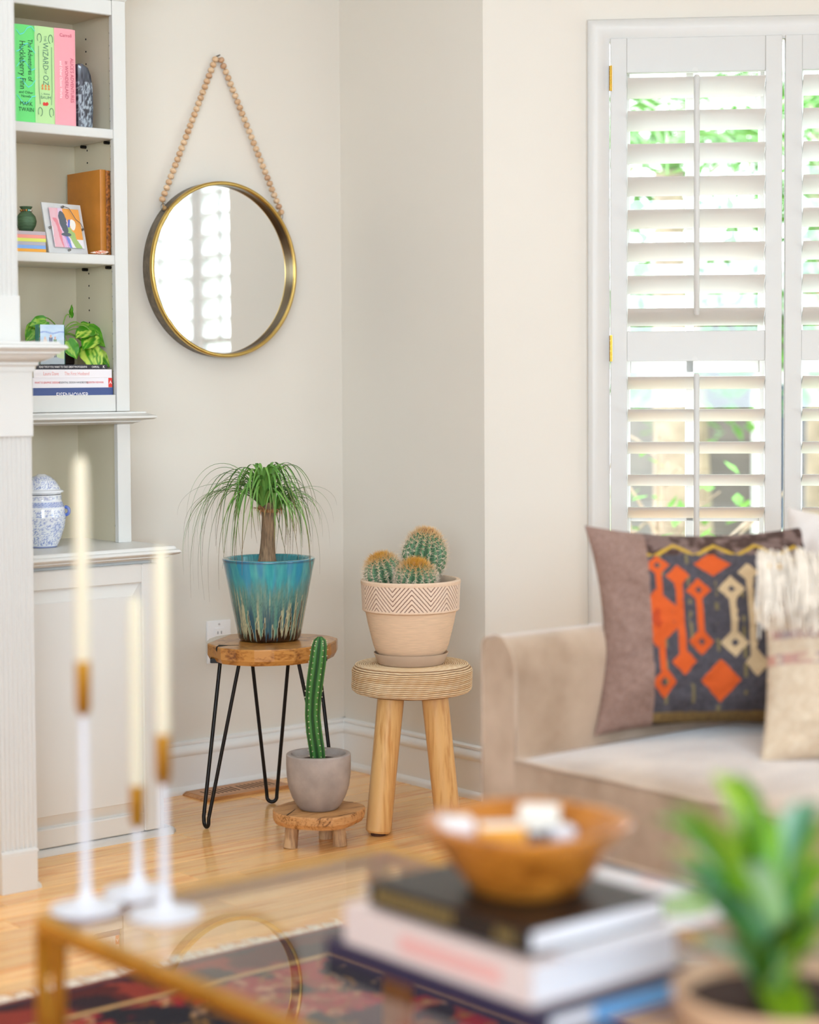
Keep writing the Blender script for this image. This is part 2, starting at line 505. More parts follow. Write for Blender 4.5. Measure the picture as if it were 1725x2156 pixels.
def sash(idx, fr, a, b):
    """one window of a bay: jamb liner, sash bars and the panes between them"""
    o = struct('window_%d' % idx, cat_(fr.box(a, a + 0.04, -0.12, -0.055, 0.30, 2.09, 0.002), fr.box(b - 0.04, b, -0.12, -0.055, 0.30, 2.09, 0.002),
               fr.box(a, b, -0.12, -0.055, 0.30, 0.36, 0.002), fr.box(a, b, -0.12, -0.055, 2.03, 2.09, 0.002)), TRIM)
    m = (a + b) / 2 - 0.013
    obj('sash_bar', fr.box(m - 0.011, m + 0.011, -0.10, -0.07, 0.36, 2.03, 0.002), TRIM, o)
    zs = [0.36, 0.78, 1.20, 1.62, 2.03]
    for z in zs[1:-1]:
        h = 0.02 if abs(z - 1.2) < 0.01 else 0.010
        obj('sash_bar', fr.box(a + 0.04, b - 0.04, -0.10, -0.07, z - h, z + h, 0.002), TRIM, o)
    for i in range(4):
        for x0, x1 in ((a + 0.04, m - 0.011), (m + 0.011, b - 0.04)):
            v = fr.pts([(x0, -0.085, zs[i] + 0.01), (x1, -0.085, zs[i] + 0.01), (x1, -0.085, zs[i + 1] - 0.01), (x0, -0.085, zs[i + 1] - 0.01)])
            obj('pane', (v, [(0, 1, 2, 3)]), PANE, o)
sash(1, FA, 0.36, 0.792); sash(2, FA, 0.828, 1.26)
sash(3, FB, 0.285, 0.715); sash(4, FB, 0.75, 1.18); sash(5, FB, 1.215, 1.645)
sash(6, FC, 0.30, 0.79); sash(7, FC, 0.81, 1.30)  # sashes of the assumed far bay window, out of view

def louvre(fr, a, b, zc, ang, n0=0.007, W=0.089, t=0.011):
    k = 14; v = []
    ca, sa = math.cos(ang), math.sin(ang)
    for w in (a, b):
        for j in range(k):
            th = 2 * math.pi * j / k
            p = 0.5 * W * math.cos(th); q = 0.5 * t * math.copysign(abs(math.sin(th)) ** 0.8, math.sin(th))
            v.append((w, n0 + p * ca - q * sa, zc + p * sa + q * ca))
    f = [tuple(range(k)), tuple(range(2 * k - 1, k - 1, -1))] + [(i, k + i, k + (i + 1) % k, (i + 1) % k) for i in range(k)]
    return fix((fr.pts(v), f))

def shutter(fr, a, b, label, hinge, rod_w, up=31, low=22):
    o = thing('window_shutter', label, 'shutter', fr.pts([(a, 0.007, 0.305)])[0], 'plantation shutters in the bay')
    n0, n1 = -0.008, 0.022
    st = 0.0445
    obj('stile', fr.box(a, a + st, n0, n1, 0.305, 2.082, 0.0015), SHUT, o)
    obj('stile', fr.box(b - st, b, n0, n1, 0.305, 2.082, 0.0015), SHUT, o)
    i0, i1 = a + st, b - st
    obj('top_rail', fr.box(i0, i1, n0 + 0.002, n1 - 0.003, 1.989, 2.082, 0.0012), SHUT, o)
    obj('middle_rail', fr.box(i0, i1, n0 + 0.002, n1 - 0.003, 1.212, 1.293, 0.0012), SHUT, o)
    obj('bottom_rail', fr.box(i0, i1, n0 + 0.002, n1 - 0.003, 0.305, 0.372, 0.0012), SHUT, o)
    for i in range(8):
        obj('louvre', louvre(fr, i0 + 0.002, i1 - 0.002, 1.949 - 0.0883 * i, math.radians(up)), SHUT, o, smooth=40)
    for i in range(9):
        obj('louvre', louvre(fr, i0 + 0.002, i1 - 0.002, 1.153 - 0.0883 * i, math.radians(low)), SHUT, o, smooth=40)
    nu = 0.007 + 0.0445 * math.cos(math.radians(up)) + 0.007
    for zb, zt in ((1.334, 1.976), (0.44, 1.178)):
        v = fr.pts([(rod_w, nu, zb), (rod_w, nu, zb + 0.004), (rod_w, nu, zt - 0.004), (rod_w, nu, zt)])
        obj('tilt_rod', tube(v, [0.005, 0.008, 0.008, 0.005], 10), SHUT, o, smooth=60)
    for zr in (1.997, 1.220):      # round notch above each rod
        v = []
        k = 12
        for n_ in (n1 - 0.004, n1 - 0.0022):
            for j in range(k + 1):
                th = math.pi * j / k
                v.append((rod_w - 0.003 + 0.008 * math.cos(th), n_, zr - 0.006 + 0.010 * math.sin(th)))
        m_ = k + 1
        f = [tuple(range(m_)), tuple(range(2 * m_ - 1, m_ - 1, -1))] + [(i, m_ + i, m_ + (i + 1) % m_, (i + 1) % m_) for i in range(m_)]
        obj('rod_notch', fix((fr.pts(v), f)), TRIM, o)
    if hinge:
        for zb, zt in ((1.941, 2.009), (1.212, 1.283)):
            segs = []
            for j in range(5):
                q0 = zb + (zt - zb) * j / 5; q1 = zb + (zt - zb) * (j + 1) / 5 - 0.0008
                v = fr.pts([(a + 0.0005, n1 + 0.003, q0), (a + 0.0005, n1 + 0.003, q1)])
                segs.append(tube(v, 0.0035, 8))
            segs.append(fr.box(a - 0.001, a + 0.005, n1 - 0.001, n1 + 0.0015, zb, zt))
            obj('hinge', cat_(*segs), BRASS, o, smooth=50, label='brass butt hinge')
    return o
shutter(FA, 0.345, 0.804, 'white louvred window shutter with brass hinges above the taupe sofa', True, 0.575)
shutter(FA, 0.812, 1.271, 'white louvred window shutter cut off by the right edge of the picture', False, 1.04)
shutter(FB, 0.270, 0.728, 'white louvred shutter reflected in the round mirror, next to the dark strip of wall', False, 0.50, 24, 24)
shutter(FB, 0.736, 1.194, 'white louvred shutter reflected at the left of the round mirror', False, 0.965, 24, 24)
shutter(FB, 1.202, 1.660, 'white louvred shutter reflected at the far left rim of the round mirror', False, 1.43, 24, 24)

# ------------------------------------------------------------------ garden outside the bay
LAWN = mat('lawn_green', '#8da06a', 0.9, vary=0.25, scale=2.0)
struct('ground', box(1.6, 30, -18, 18, -0.75, -0.55), LAWN)
LEAFG = mat('garden_leaf_green', '#5f8f3c', 0.55, vary=0.35, scale=8)
LEAFR = mat('garden_leaf_red', '#a5503a', 0.6, vary=0.3, scale=8)
BARK = mat('garden_bark', '#8a7a68', 0.9, vary=0.3, scale=12)
HWALL = mat('neighbour_brick', '#5b534f', 0.9, vary=0.2, scale=4)
WHITE_OUT = mat('outdoor_white', '#ecebe6', 0.5)
FH = Frame((5.44, 3.47), (RV[0], RV[1]))
hs = thing('neighbour_house', 'dark brown house wall seen blurred through the lower shutter louvres', 'house', (5.44, 3.47, -0.6))
obj('wall', FH.box(0, 6.0, -4, 0, -0.6, 1.55), HWALL, hs)
obj('roof', fix(FH.map((np.array([(-0.2, 0.3, 1.55), (6.2, 0.3, 1.55), (6.2, -4.3, 1.55), (-0.2, -4.3, 1.55), (-0.2, -2, 2.0), (6.2, -2, 2.0)]), [(0, 1, 5, 4), (3, 4, 5, 2), (0, 4, 3), (1, 2, 5), (0, 3, 2, 1)]))), mat('shingle_grey', '#8c8a88', 0.9, vary=0.2, scale=5), hs)
for k in range(3):
    w0 = 0.35 + 1.5 * k
    wn = obj('window_frame', FH.box(w0, w0 + 0.9, 0, 0.05, 0.15, 1.2), WHITE_OUT, hs)
    obj('pane', FH.box(w0 + 0.07, w0 + 0.83, 0.05, 0.06, 0.22, 1.13), mat('dark_pane', '#3c4350', 0.1), wn)

def palm(name, label, base, h, n, L, seed, colr, droop=0.6):
    r = random.Random(seed)
    o = thing(name, label, 'plant', base)
    b = np.array(base); top = b + np.array([0, 0, h])
    obj('trunk', tube([b, b + (top - b) * 0.5 + np.array([0.02, 0.01, 0]), top], [0.09, 0.07, 0.06], 10), BARK, o, smooth=60)
    for i in range(n):
        a = 2 * math.pi * (i + r.random() * 0.5) / n; e = r.uniform(0.2, 1.2)
        d = np.array([math.cos(a), math.sin(a), 0])
        pts = bez(top, top + d * L * 0.35 * math.cos(e) + ZV * L * 0.4 * math.sin(e) + ZV * 0.15, top + d * L * 0.7 + ZV * L * 0.3 * math.sin(e), top + d * L + ZV * (L * 0.3 * math.sin(e) - droop * L * 0.6), 16)
        parts = [tube(pts, np.linspace(0.012, 0.004, 16), 5)]
        sd = np.cross(d, ZV)
        for k in range(2, 16):
            for s in (-1, 1):
                q = pts[k]; l2 = L * 0.34 * math.sin(math.pi * (k + 1) / 18) + 0.04
                tip = q + sd * s * l2 * 0.8 + d * l2 * 0.45 - ZV * l2 * 0.25
                mid = (q + tip) / 2 + ZV * 0.03
                parts.append(ribbon(np.array([q, mid, tip]), [0.02, 0.035, 0.004], d, 0.1))
        obj('frond', cat_(*parts), colr, o)
    return o
palm('garden_palm', 'feathery green palm outside the upper left shutter louvres', (2.30, 0.80, -0.55), 2.55, 15, 0.9, 3, LEAFG)
palm('garden_palm', 'larger green palm standing further off behind the shutters', (4.9, 2.1, -0.55), 3.1, 16, 1.4, 8, LEAFG)
palm('garden_palm', 'low green palm outside the right-hand shutter panel', (3.5, 0.35, -0.55), 2.7, 14, 1.0, 12, LEAFG)

def shrub(name, label, base, h, n, spread, seed, leaf, leaves=60, rad=0.02):
    r = random.Random(seed); o = thing(name, label, 'shrub', base); b = np.array(base)
    tips = []
    for i in range(n):
        a = r.uniform(0, 2 * math.pi); d = np.array([math.cos(a), math.sin(a), 0])
        e = b + d * spread * r.uniform(0.3, 1) + ZV * h * r.uniform(0.6, 1)
        pts = bez(b, b + ZV * h * 0.3, e - d * 0.1 - ZV * 0.2, e, 10)
        obj('branch', tube(pts, np.linspace(rad, rad * 0.25, 10), 6), BARK, o, smooth=60)
        tips.append(pts)
        for k in (4, 6, 8):
            q = pts[k]; dd = np.array([r.uniform(-1, 1), r.uniform(-1, 1), r.uniform(0.1, 1)]); dd /= np.linalg.norm(dd)
            p2 = bez(q, q + dd * 0.1, q + dd * 0.2 + ZV * 0.05, q + dd * 0.34, 6)
            obj('branch', tube(p2, np.linspace(rad * 0.45, rad * 0.15, 6), 5), BARK, o, smooth=60); tips.append(p2)
    parts = []
    for i in range(leaves):
        q = r.choice(tips)[r.randint(4, 5)]; dd = np.array([r.uniform(-1, 1), r.uniform(-1, 1), r.uniform(-0.6, 0.6)]); dd /= np.linalg.norm(dd)
        q = q + np.array([r.uniform(-1, 1), r.uniform(-1, 1), r.uniform(-1, 1)]) * 0.12
        parts.append(ribbon(np.array([q, q + dd * 0.04, q + dd * 0.08]), [0.004, 0.045, 0.004], np.cross(dd, ZV) + 1e-3, 0.2))
    obj('foliage', cat_(*parts), leaf, o, kind='stuff')
    return o
shrub('bare_shrub', 'thin grey branched shrub outside the lower left shutter louvres', (1.75, 0.35, -0.55), 1.65, 9, 0.4, 5, LEAFG, 90)
shrub('red_shrub', 'rust red leaved shrub outside the right-hand shutter panel', (2.75, -0.35, -0.55), 1.9, 9, 0.42, 6, LEAFR, 260)
bu = thing('garden_bush', 'dense leafy green bush filling the gaps of the upper shutter louvres', 'bush', (3.25, 1.5, -0.55))
rbu = random.Random(41); parts = []
for i in range(1500):
    while True:
        q = np.array([rbu.uniform(-1, 1), rbu.uniform(-1, 1), rbu.uniform(-1, 1)])
        if 0.5 < np.linalg.norm(q) < 1: break
    q = np.array([3.25, 1.5, 1.62]) + q * np.array([0.85, 0.85, 0.75])
    dd = np.array([rbu.gauss(0, 1), rbu.gauss(0, 1), rbu.gauss(0, 0.7)]); dd /= np.linalg.norm(dd)
    parts.append(ribbon(np.array([q, q + dd * 0.055, q + dd * 0.11]), [0.005, 0.055, 0.005], np.cross(dd, ZV) + 1e-3, 0.2))
obj('foliage', cat_(*parts), LEAFG, bu, kind='stuff')
obj('stem', tube([(3.25, 1.5, -0.55), (3.27, 1.48, 0.4), (3.25, 1.5, 1.5)], [0.06, 0.05, 0.02], 8), BARK, bu)
tr = thing('garden_trellis', 'white crossed garden trellis low behind the right-hand shutter', 'trellis', (2.05, -0.22, -0.55))
FT = Frame((2.02, -0.19), (RV[0], RV[1]))
for k in range(5):
    for s in (-1, 1):
        x0 = 0.05 + 0.12 * k + (0.32 if s < 0 else 0)
        p = FT.pts([(x0, 0.015 * s, -0.55), (x0 + s * 0.30, 0.015 * s, 0.80)])
        obj('slat', tube(p, 0.012, 6), WHITE_OUT, tr)

# ------------------------------------------------------------------ fireplace surround (left edge) 
mt = thing('fireplace_mantel', 'white fluted fireplace mantel at the left edge with moulded shelf', 'mantel', (-1.46, -0.62, 0))
def fluted(x0, x1, y, z0, z1, depth, n, name):
    """a pilaster shaft whose face is cut into round flutes"""
    p = [(x1, y + depth)]; w = (x1 - x0) / n
    p.append((x1, y))
    for i in range(n):
        a = x1 - i * w
        land = w * 0.16
        p.append((a - land, y))
        for j in range(1, 6):
            th = math.pi * j / 6
            p.append((a - land - (w - 2 * land) * (1 - math.cos(th)) / 2, y + 0.0042 * math.sin(th)))
        p.append((a - w + land, y))
    p += [(x0, y), (x0, y + depth)]
    obj(name, fix(prism(p, 'z', z0, z1)), TRIM, mt)
fluted(-1.498, -1.405, -0.655, 0.09, 1.045, 0.075, 8, 'pilaster_shaft')
fluted(-1.498, -1.404, -0.600, 1.362, ZC, 0.02, 8, 'upper_pilaster_shaft')
obj('plinth', cat_(box(-1.499, -1.408, -0.662, -0.58, 0, 0.088, 0.001), fix(sweep([(-1.499, -0.655), (-1.4115, -0.655), (-1.4115, -0.58)], [(0, 0.088), (0.0065, 0.088), (0.0065, 0.092), (0.001, 0.098), (0, 0.098)]))), TRIM, mt)
obj('shoe_moulding', fix(sweep([(-1.408, -0.655), (-1.408, -0.42)], [(0, 0), (0.013, 0), (0.012, 0.008), (0.007, 0.015), (0, 0.018)])), TRIM, mt, smooth=40)
obj('frieze_block', cat_(box(-1.52, -1.402, -0.660, -0.58, 1.042, 1.20, 0.0015), box(-2.6, -1.52, -0.645, -0.58, 1.02, 1.20, 0.001)), TRIM, mt)
obj('upper_block', box(-1.52, -1.402, -0.605, -0.58, 1.25, 1.364, 0.001), TRIM, mt)
MANP = [(-0.1, 1.19), (0.004, 1.19), (0.004, 1.201), (0.010, 1.205), (0.010, 1.211), (0.020, 1.214), (0.034, 1.222), (0.038, 1.228), (0.046, 1.230), (0.046, 1.234), (0.052, 1.237), (0.060, 1.243), (0.056, 1.249), (0.046, 1.252), (0.044, 1.257), (-0.1, 1.257)]
obj('mantel_shelf', fix(sweep([(-2.7, -0.66), (-1.402, -0.66), (-1.402, -0.50)], MANP)), TRIM, mt, smooth=35)
obj('hearth_return', box(-2.6, -1.50, -0.62, -0.58, 0, 1.02, 0.002), mat('hearth_stone', '#c9b08a', 0.5, vary=0.15, scale=6), mt)

# ------------------------------------------------------------------ built-in bookcase over a base cabinet
bk = thing('bookcase', 'white built-in bookcase with adjustable shelves beside the round mirror', 'bookcase', (-1.15, -0.12, 0.745))
XL, XR = -1.41, -0.887
obj('back_panel', box(XL, -0.905, -0.012, -0.002, 0.745, 2.149), CABSHADE, bk)
obj('side_panel', box(-0.911, -0.889, -0.222, -0.002, 0.745, 2.149), CABSHADE, bk)
obj('side_panel', box(XL, XL + 0.02, -0.222, -0.002, 0.745, 2.149), CABSHADE, bk)
obj('face_stile', box(-0.926, XR, -0.24, -0.222, 0.745, 1.055, 0.0012), CABP, bk)
obj('face_stile', box(-0.926, XR, -0.24, -0.222, 1.088, 2.147, 0.0012), CABP, bk)
obj('header', box(XL, -0.9265, -0.2385, -0.222, 2.108, 2.147, 0.002), CABP, bk)
obj('top_panel', box(XL, -0.905, -0.222, -0.002, 2.118, 2.140), CABSHADE, bk)
obj('crown', fix(sweep([(XL, -0.24), (XR, -0.24), (XR, -0.004)], [(-0.2, 2.147), (0.0, 2.147), (0.004, 2.152), (0.016, 2.170), (0.04, 2.20), (0.05, 2.23), (-0.2, 2.23)])), CABP, bk)
obj('bottom_rail', box(XL, -0.9285, -0.2385, -0.220, 1.088, 1.131, 0.0015), CABP, bk)
obj('bottom_board', box(XL, -0.911, -0.222, -0.004, 1.092, 1.112), CABP, bk)
LEDP = [(-0.05, 1.055), (0.004, 1.055), (0.010, 1.058), (0.020, 1.0605), (0.020, 1.0635), (0.026, 1.0650), (0.044, 1.067), (0.051, 1.071), (0.051, 1.076), (0.044, 1.0785), (0.040, 1.080), (0.030, 1.083), (0.030, 1.087), (-0.05, 1.087)]
obj('ledge_moulding', fix(sweep([(XL, -0.24), (XR, -0.24), (XR, -0.004)], LEDP)), CABP, bk, smooth=35)
for z in (1.817, 1.493):
    sh = obj('shelf', rbox(-1.40, -0.916, -0.236, -0.012, z - 0.0255, z, 0.004, 3), CABP, bk, smooth=40)
    for yy in (-0.192, -0.073):
        obj('shelf_pin', tube([(-0.926, yy, z - 0.030), (-0.911, yy, z - 0.030)], 0.0042, 8), BLACKM, sh)
holes = []
for zz in np.arange(1.16, 2.10, 0.0325):
    for yy in (-0.200, -0.080):
        if abs(zz - 1.805) < 0.02 or abs(zz - 1.48) < 0.02: continue
        holes.append(tube([(-0.9114, yy, zz), (-0.9109, yy, zz)], 0.0026, 8))
obj('pin_holes', cat_(*holes), DARK, bk, kind='stuff')
obj('screw_cap', tube([(-0.9125, -0.205, 0.787), (-0.9109, -0.205, 0.787)], 0.0055, 12), mat('chrome_cap', '#b8b6b0', 0.2, metal=0.9), bk)

bc = thing('base_cabinet', 'white base cabinet with a raised panel door below the bookcase', 'cabinet', (-1.15, -0.2, 0))
obj('body', box(XL, XR, -0.372, -0.004, 0.0, 0.712, 0.0015), CABP, bc)
obj('face_frame', cat_(box(-0.915, XR, -0.380, -0.372, 0.0, 0.712), box(XL, -0.915, -0.380, -0.372, 0.0, 0.03), box(XL, XL + 0.03, -0.380, -0.372, 0.03, 0.712)), CABP, bc)
dr = obj('door', cat_(box(-0.954, -0.906, -0.397, -0.381, 0.018, 0.703, 0.003), box(-1.405, -1.357, -0.397, -0.381, 0.018, 0.703, 0.003),
     box(-1.357, -0.954, -0.397, -0.381, 0.6545, 0.703, 0.003), box(-1.357, -0.954, -0.397, -0.381, 0.018, 0.0665, 0.003)), CABP, bc)
pv = []
for x0, x1, z0, z1, yy in ((-1.357, -0.954, 0.0665, 0.6545, -0.386), (-1.352, -0.959, 0.0715, 0.6495, -0.3865), (-1.327, -0.984, 0.0965, 0.6245, -0.3965), (-1.3255, -0.9855, 0.098, 0.623, -0.3985)):
    pv += [(x0, yy, z0), (x1, yy, z0), (x1, yy, z1), (x0, yy, z1)]
pf = [(12, 13, 14, 15)]
for r_ in range(3):
    for i in range(4):
        a = r_ * 4; pf.append((a + i, a + (i + 1) % 4, a + 4 + (i + 1) % 4, a + 4 + i))
obj('raised_panel', (pv, pf), CABP, dr)
obj('shoe_moulding', fix(sweep([(XL, -0.392), (-0.880, -0.392), (-0.868, -0.380), (-0.868, -0.30)], [(0, 0), (0.014, 0), (0.013, 0.007), (0.008, 0.013), (0, 0.016)])), TRIM, bc, smooth=40)
CTP = [(-0.3, 0.7125), (0.004, 0.7125), (0.008, 0.716), (0.014, 0.718), (0.014, 0.721), (0.019, 0.7225), (0.028, 0.725), (0.032, 0.7295), (0.029, 0.735), (0.022, 0.7375), (0.021, 0.742), (0.018, 0.745), (-0.3, 0.745)]
single('countertop', 'white painted countertop with moulded edge between cabinet and open shelf', 'countertop',
       fix(cat_(sweep([(XL, -0.397), (XR, -0.397), (XR, -0.010)], [(max(d, -0.02), z) for d, z in CTP]), box(XL, XR - 0.005, -0.39, -0.004, 0.7127, 0.7449))), CABP, smooth=35)

# ------------------------------------------------------------------ things on the shelves
PAPER = mat('paper_block', '#e9dfc8', 0.8, vary=0.08, scale=60, stretch=(1, 1, 12))
def ink(name, c): return mat('ink_' + name, c, 0.6)
def upright_book(label, x0, x1, z0, z1, yf, depth, cover, rough=0.45, name='book', group=None, trim=None):
    """spine to the room (-y)"""
    o = thing(name, label, 'book', ((x0 + x1) / 2, yf + depth / 2, z0), group)
    t = 0.003
    n = 7; ring = []
    for i in range(n + 1):     # gently rounded spine
        a = math.pi * i / n; ring.append(((x0 + x1) / 2 + (x1 - x0) / 2 * math.cos(a), yf + 0.004 - 0.004 * math.sin(a)))
    poly = [(x1, yf + depth)] + ring + [(x0, yf + depth), (x0 + t, yf + depth), (x0 + t, yf + 0.006), (x1 - t, yf + 0.006), (x1 - t, yf + depth)]
    obj('cover', fix(prism(poly, 'z', z0, z1)), cover, o, smooth=30)
    obj('pages', box(x0 + t, x1 - t, yf + 0.006, yf + depth - 0.004, z0 + 0.003, z1 - 0.003), PAPER, o)
    return o
DN, RT = (0, 0, -1), (1, 0, 0)
def spine_text(o, body, size, x, z, y, m, vertical=True, squeeze=1.0):
    v = text_mesh(body, size, (x, y - 0.0006, z), DN if vertical else RT, RT if vertical else (0, 0, 1), squeeze=squeeze)
    obj('lettering', v, m, o)

b1 = upright_book('bright green hardcover book, leftmost of the three on the top shelf', -1.199, -1.144, 1.8175, 2.059, -0.228, 0.17, mat('cover_green', '#6fe37c', 0.35))
TEALI = ink('dark_green', '#1f4d35')
spine_text(b1, 'The Adventures of', 0.019, -1.159, 1.972, -0.228, TEALI, squeeze=0.72)
spine_text(b1, 'Huckleberry Finn', 0.024, -1.181, 1.958, -0.228, TEALI, squeeze=0.72)
spine_text(b1, 'and Other\nNovels', 0.0095, -1.1715, 1.886, -0.228, TEALI, False)
spine_text(b1, 'MARK\nTWAIN', 0.0145, -1.1715, 1.855, -0.228, TEALI, False, 0.9)
AQ = ink('aqua', '#6fe4e6')
for k in range(5):
    pts = [(-1.197 + 0.0105 * i, -0.2286, 2.045 - 0.043 * k - 0.012 * math.sin(i * 1.25 + k * 1.3)) for i in range(6)]
    v = []; 
    for p in pts: v += [(p[0], p[1], p[2] - 0.0012), (p[0], p[1], p[2] + 0.0012)]
    obj('wave_print', (v, [(2 * i, 2 * i + 2, 2 * i + 3, 2 * i + 1) for i in range(5)]), AQ, b1)
b2 = upright_book('pale green hardcover book between the bright green and the pink one', -1.1435, -1.088, 1.8175, 2.060, -0.228, 0.17, mat('cover_pale_green', '#bfe6a0', 0.35))
GRI = ink('grey_green', '#5f8a72')
spine_text(b2, 'THE', 0.009, -1.116, 2.030, -0.228, GRI, squeeze=0.9)
spine_text(b2, 'WIZARD', 0.0225, -1.116, 1.986, -0.228, GRI, squeeze=0.78)
spine_text(b2, 'OF', 0.009, -1.116, 1.947, -0.228, GRI)
spine_text(b2, 'OZ', 0.0225, -1.116, 1.926, -0.228, GRI, squeeze=0.78)
spine_text(b2, 'L. FRANK', 0.006, -1.116, 1.891, -0.228, GRI, False)
spine_text(b2, 'BAUM', 0.011, -1.116, 1.882, -0.228, GRI, False)
OR = ink('orange', '#e58f4e'); RD = ink('red', '#e2413a')
for k in range(6):
    obj('ornament', (np.array([(-1.125 + 0.009 * (k % 3), -0.2286, 1.902 + 0.007 * (k // 3))]) + np.array([(-0.003, 0, 0), (0.003, 0, 0), (0.0015, 0, 0.006), (-0.0015, 0, 0.006)]), [(0, 1, 2, 3)]), OR, b2)
obj('ornament', (np.array([(-1.124, -0.2286, 1.862), (-1.112, -0.2286, 1.862), (-1.108, -0.2286, 1.867), (-1.112, -0.2286, 1.872), (-1.117, -0.2286, 1.869), (-1.122, -0.2286, 1.871), (-1.125, -0.2286, 1.867)]), [(0, 1, 2, 3, 4, 5, 6)]), RD, b2)
for s in (-1, 1):
    obj('scroll_border', tube([(-1.116 + s * 0.016, -0.2285, 1.865), (-1.116 + s * 0.0185, -0.2285, 1.90), (-1.116 + s * 0.0185, -0.2285, 2.01)], 0.0006, 4), GRI, b2)
    for zc in (2.03, 1.846):
        obj('scroll_border', tube([(-1.116 + s * (0.016 - 0.006 * math.cos(t)), -0.2285, zc + 0.011 * math.sin(t)) for t in np.linspace(-1.4, 3.9, 12)], 0.0008, 4), GRI, b2)
b3 = upright_book('pink hardcover book beside the dark stone, rightmost of the three', -1.0875, -1.027, 1.8175, 2.061, -0.228, 0.17, mat('cover_pink', '#f3a3ac', 0.35))
PKI = ink('dark_pink', '#c8586d'); WHI = ink('white', '#fdf6f4')
spine_text(b3, 'Carroll', 0.012, -1.057, 2.044, -0.228, PKI, False)
spine_text(b3, "ALICE'S ADVENTURES", 0.0135, -1.040, 1.932, -0.228, PKI, squeeze=0.86)
spine_text(b3, 'in WONDERLAND', 0.0135, -1.056, 1.932, -0.228, PKI, squeeze=0.86)
spine_text(b3, 'and Other Classic Works', 0.0105, -1.072, 1.932, -0.228, WHI, squeeze=0.86)
# rounded dark stone
def stone_outline():
    return [(-1.010, 1.8175), (-0.969, 1.8175), (-0.966, 1.87), (-0.967, 1.925), (-0.972, 1.955), (-0.980, 1.973), (-0.990, 1.980), (-1.000, 1.981), (-1.010, 1.978)]
v, f = prism(stone_outline(), 'y', -0.205, -0.155)
nv = 46
gy = np.linspace(0, 1, nv)
V = []; cols = []
for i in range(nv):
    zz = 1.8175 + 0.163 * gy[i]
    xr = np.interp(zz, [1.8175, 1.87, 1.925, 1.955, 1.973, 1.9805], [-0.969, -0.966, -0.967, -0.972, -0.980, -0.994])
    for j in range(20):
        t = j / 19; x = -1.010 + (xr + 1.010) * t
        V.append((x, -0.206 - 0.006 * math.sin(math.pi * t), zz))
        q = fbm(np.array(x * 330.0), np.array(zz * 130.0))
        w = sstep(0.45, 0.6, q) * (zz < 1.937)
        base = mixc(lin('#2b2c33'), lin('#5b616c'), vnoise(np.array(x * 300), np.array(zz * 60)))
        cols.append(mixc(base, lin('#b4c0ca'), w * 0.8))
V = np.array(V)
bkV = V.copy(); bkV[:, 1] = -0.155
n_ = len(V); F = grid_faces(nv, 20) 
F2 = [tuple(q + n_ for q in g[::-1]) for g in F]
edge = []
idx = lambda i, j: i * 20 + j
loop = [idx(0, j) for j in range(20)] + [idx(i, 19) for i in range(1, nv)] + [idx(nv - 1, j) for j in range(18, -1, -1)] + [idx(i, 0) for i in range(nv - 2, 0, -1)]
for a, b_ in zip(loop, loop[1:] + loop[:1]): edge.append((a, b_, b_ + n_, a + n_))
single('stone_bookend', 'dark polished agate stone with pale crystals, arched top, beside the pink book', 'bookend',
       fix((np.concatenate([V, bkV]), F + F2 + edge)), vcol('agate', 0.15, coat=0.6), cols=np.concatenate([np.array(cols)] * 2), smooth=40)

# middle shelf
tan = mat('tan_leather', '#c07a2c', 0.42, vary=0.10, scale=18, bump=0.08, bscale=160)
b4 = upright_book('tall tan leather bound book standing at the right of the middle shelf', -0.9475, -0.9285, 1.4935, 1.715, -0.205, 0.168, tan)
b5 = upright_book('tooled brown leather book squeezed beside the tan leather one', -0.9275, -0.9125, 1.4935, 1.714, -0.200, 0.16, mat('tooled_leather', '#a8642a', 0.5, vary=0.7, scale=140, bump=0.6, bscale=240))

o = thing('picture_frame', 'square silver picture frame with a bright abstract watercolour, leaning on the shelf', 'picture frame', (-1.04, -0.19, 1.4935))
fr0 = np.array([-1.1045, -0.216, 1.4937]); rx = np.array([0.96, 0.20, 0.0]); rx /= np.linalg.norm(rx)
upv = np.array([-0.10, 0.20, 0.97]); upv -= rx * (upv @ rx); upv /= np.linalg.norm(upv); nrm = np.cross(rx, upv)
FWd, FHt = 0.131, 0.133
def fpt(u, v, d=0.0): return fr0 + rx * u * FWd + upv * v * FHt + nrm * d
def fbox(u0, u1, v0, v1, d0, d1):
    P_ = [fpt(u, v, d) for d in (d0, d1) for v in (v0, v1) for u in (u0, u1)]
    return fix((P_, [(0, 2, 3, 1), (4, 5, 7, 6), (0, 1, 5, 4), (2, 6, 7, 3), (0, 4, 6, 2), (1, 3, 7, 5)]))
obj('frame_plate', fbox(0, 1, 0, 1, -0.004, 0.0), mat('brushed_silver', '#dcdcdc', 0.38, metal=0.25, vary=0.06, scale=30), o)
G = 90; uu, vv = np.meshgrid(np.linspace(0, 1, G), np.linspace(0, 1, G), indexing='ij')
ww = uu + 0.06 * (fbm(uu * 5, vv * 5) - 0.5) * 2
c = np.tile(np.array(lin('#f6eef2')), (G, G, 1))
c = mixc(c, lin('#f2a9b4'), ((ww < 0.30 - 0.0 * vv) & (ww > 0.02)) * (0.55 + 0.45 * fbm(uu * 6, vv * 3)))
c = mixc(c, lin('#f08a97'), ((ww - (0.10 + 0.22 * (1 - vv))) ** 2 < 0.0035) * (vv < 0.75) * 0.9)
c = mixc(c, lin('#e9c3e0'), ((ww > 0.28) & (ww < 0.58)) * 0.8)
c = mixc(c, lin('#f8a84e'), (ww > 0.44 + 0.42 * (1 - vv) ** 1.2) * (vv > 0.22) * 1.0)
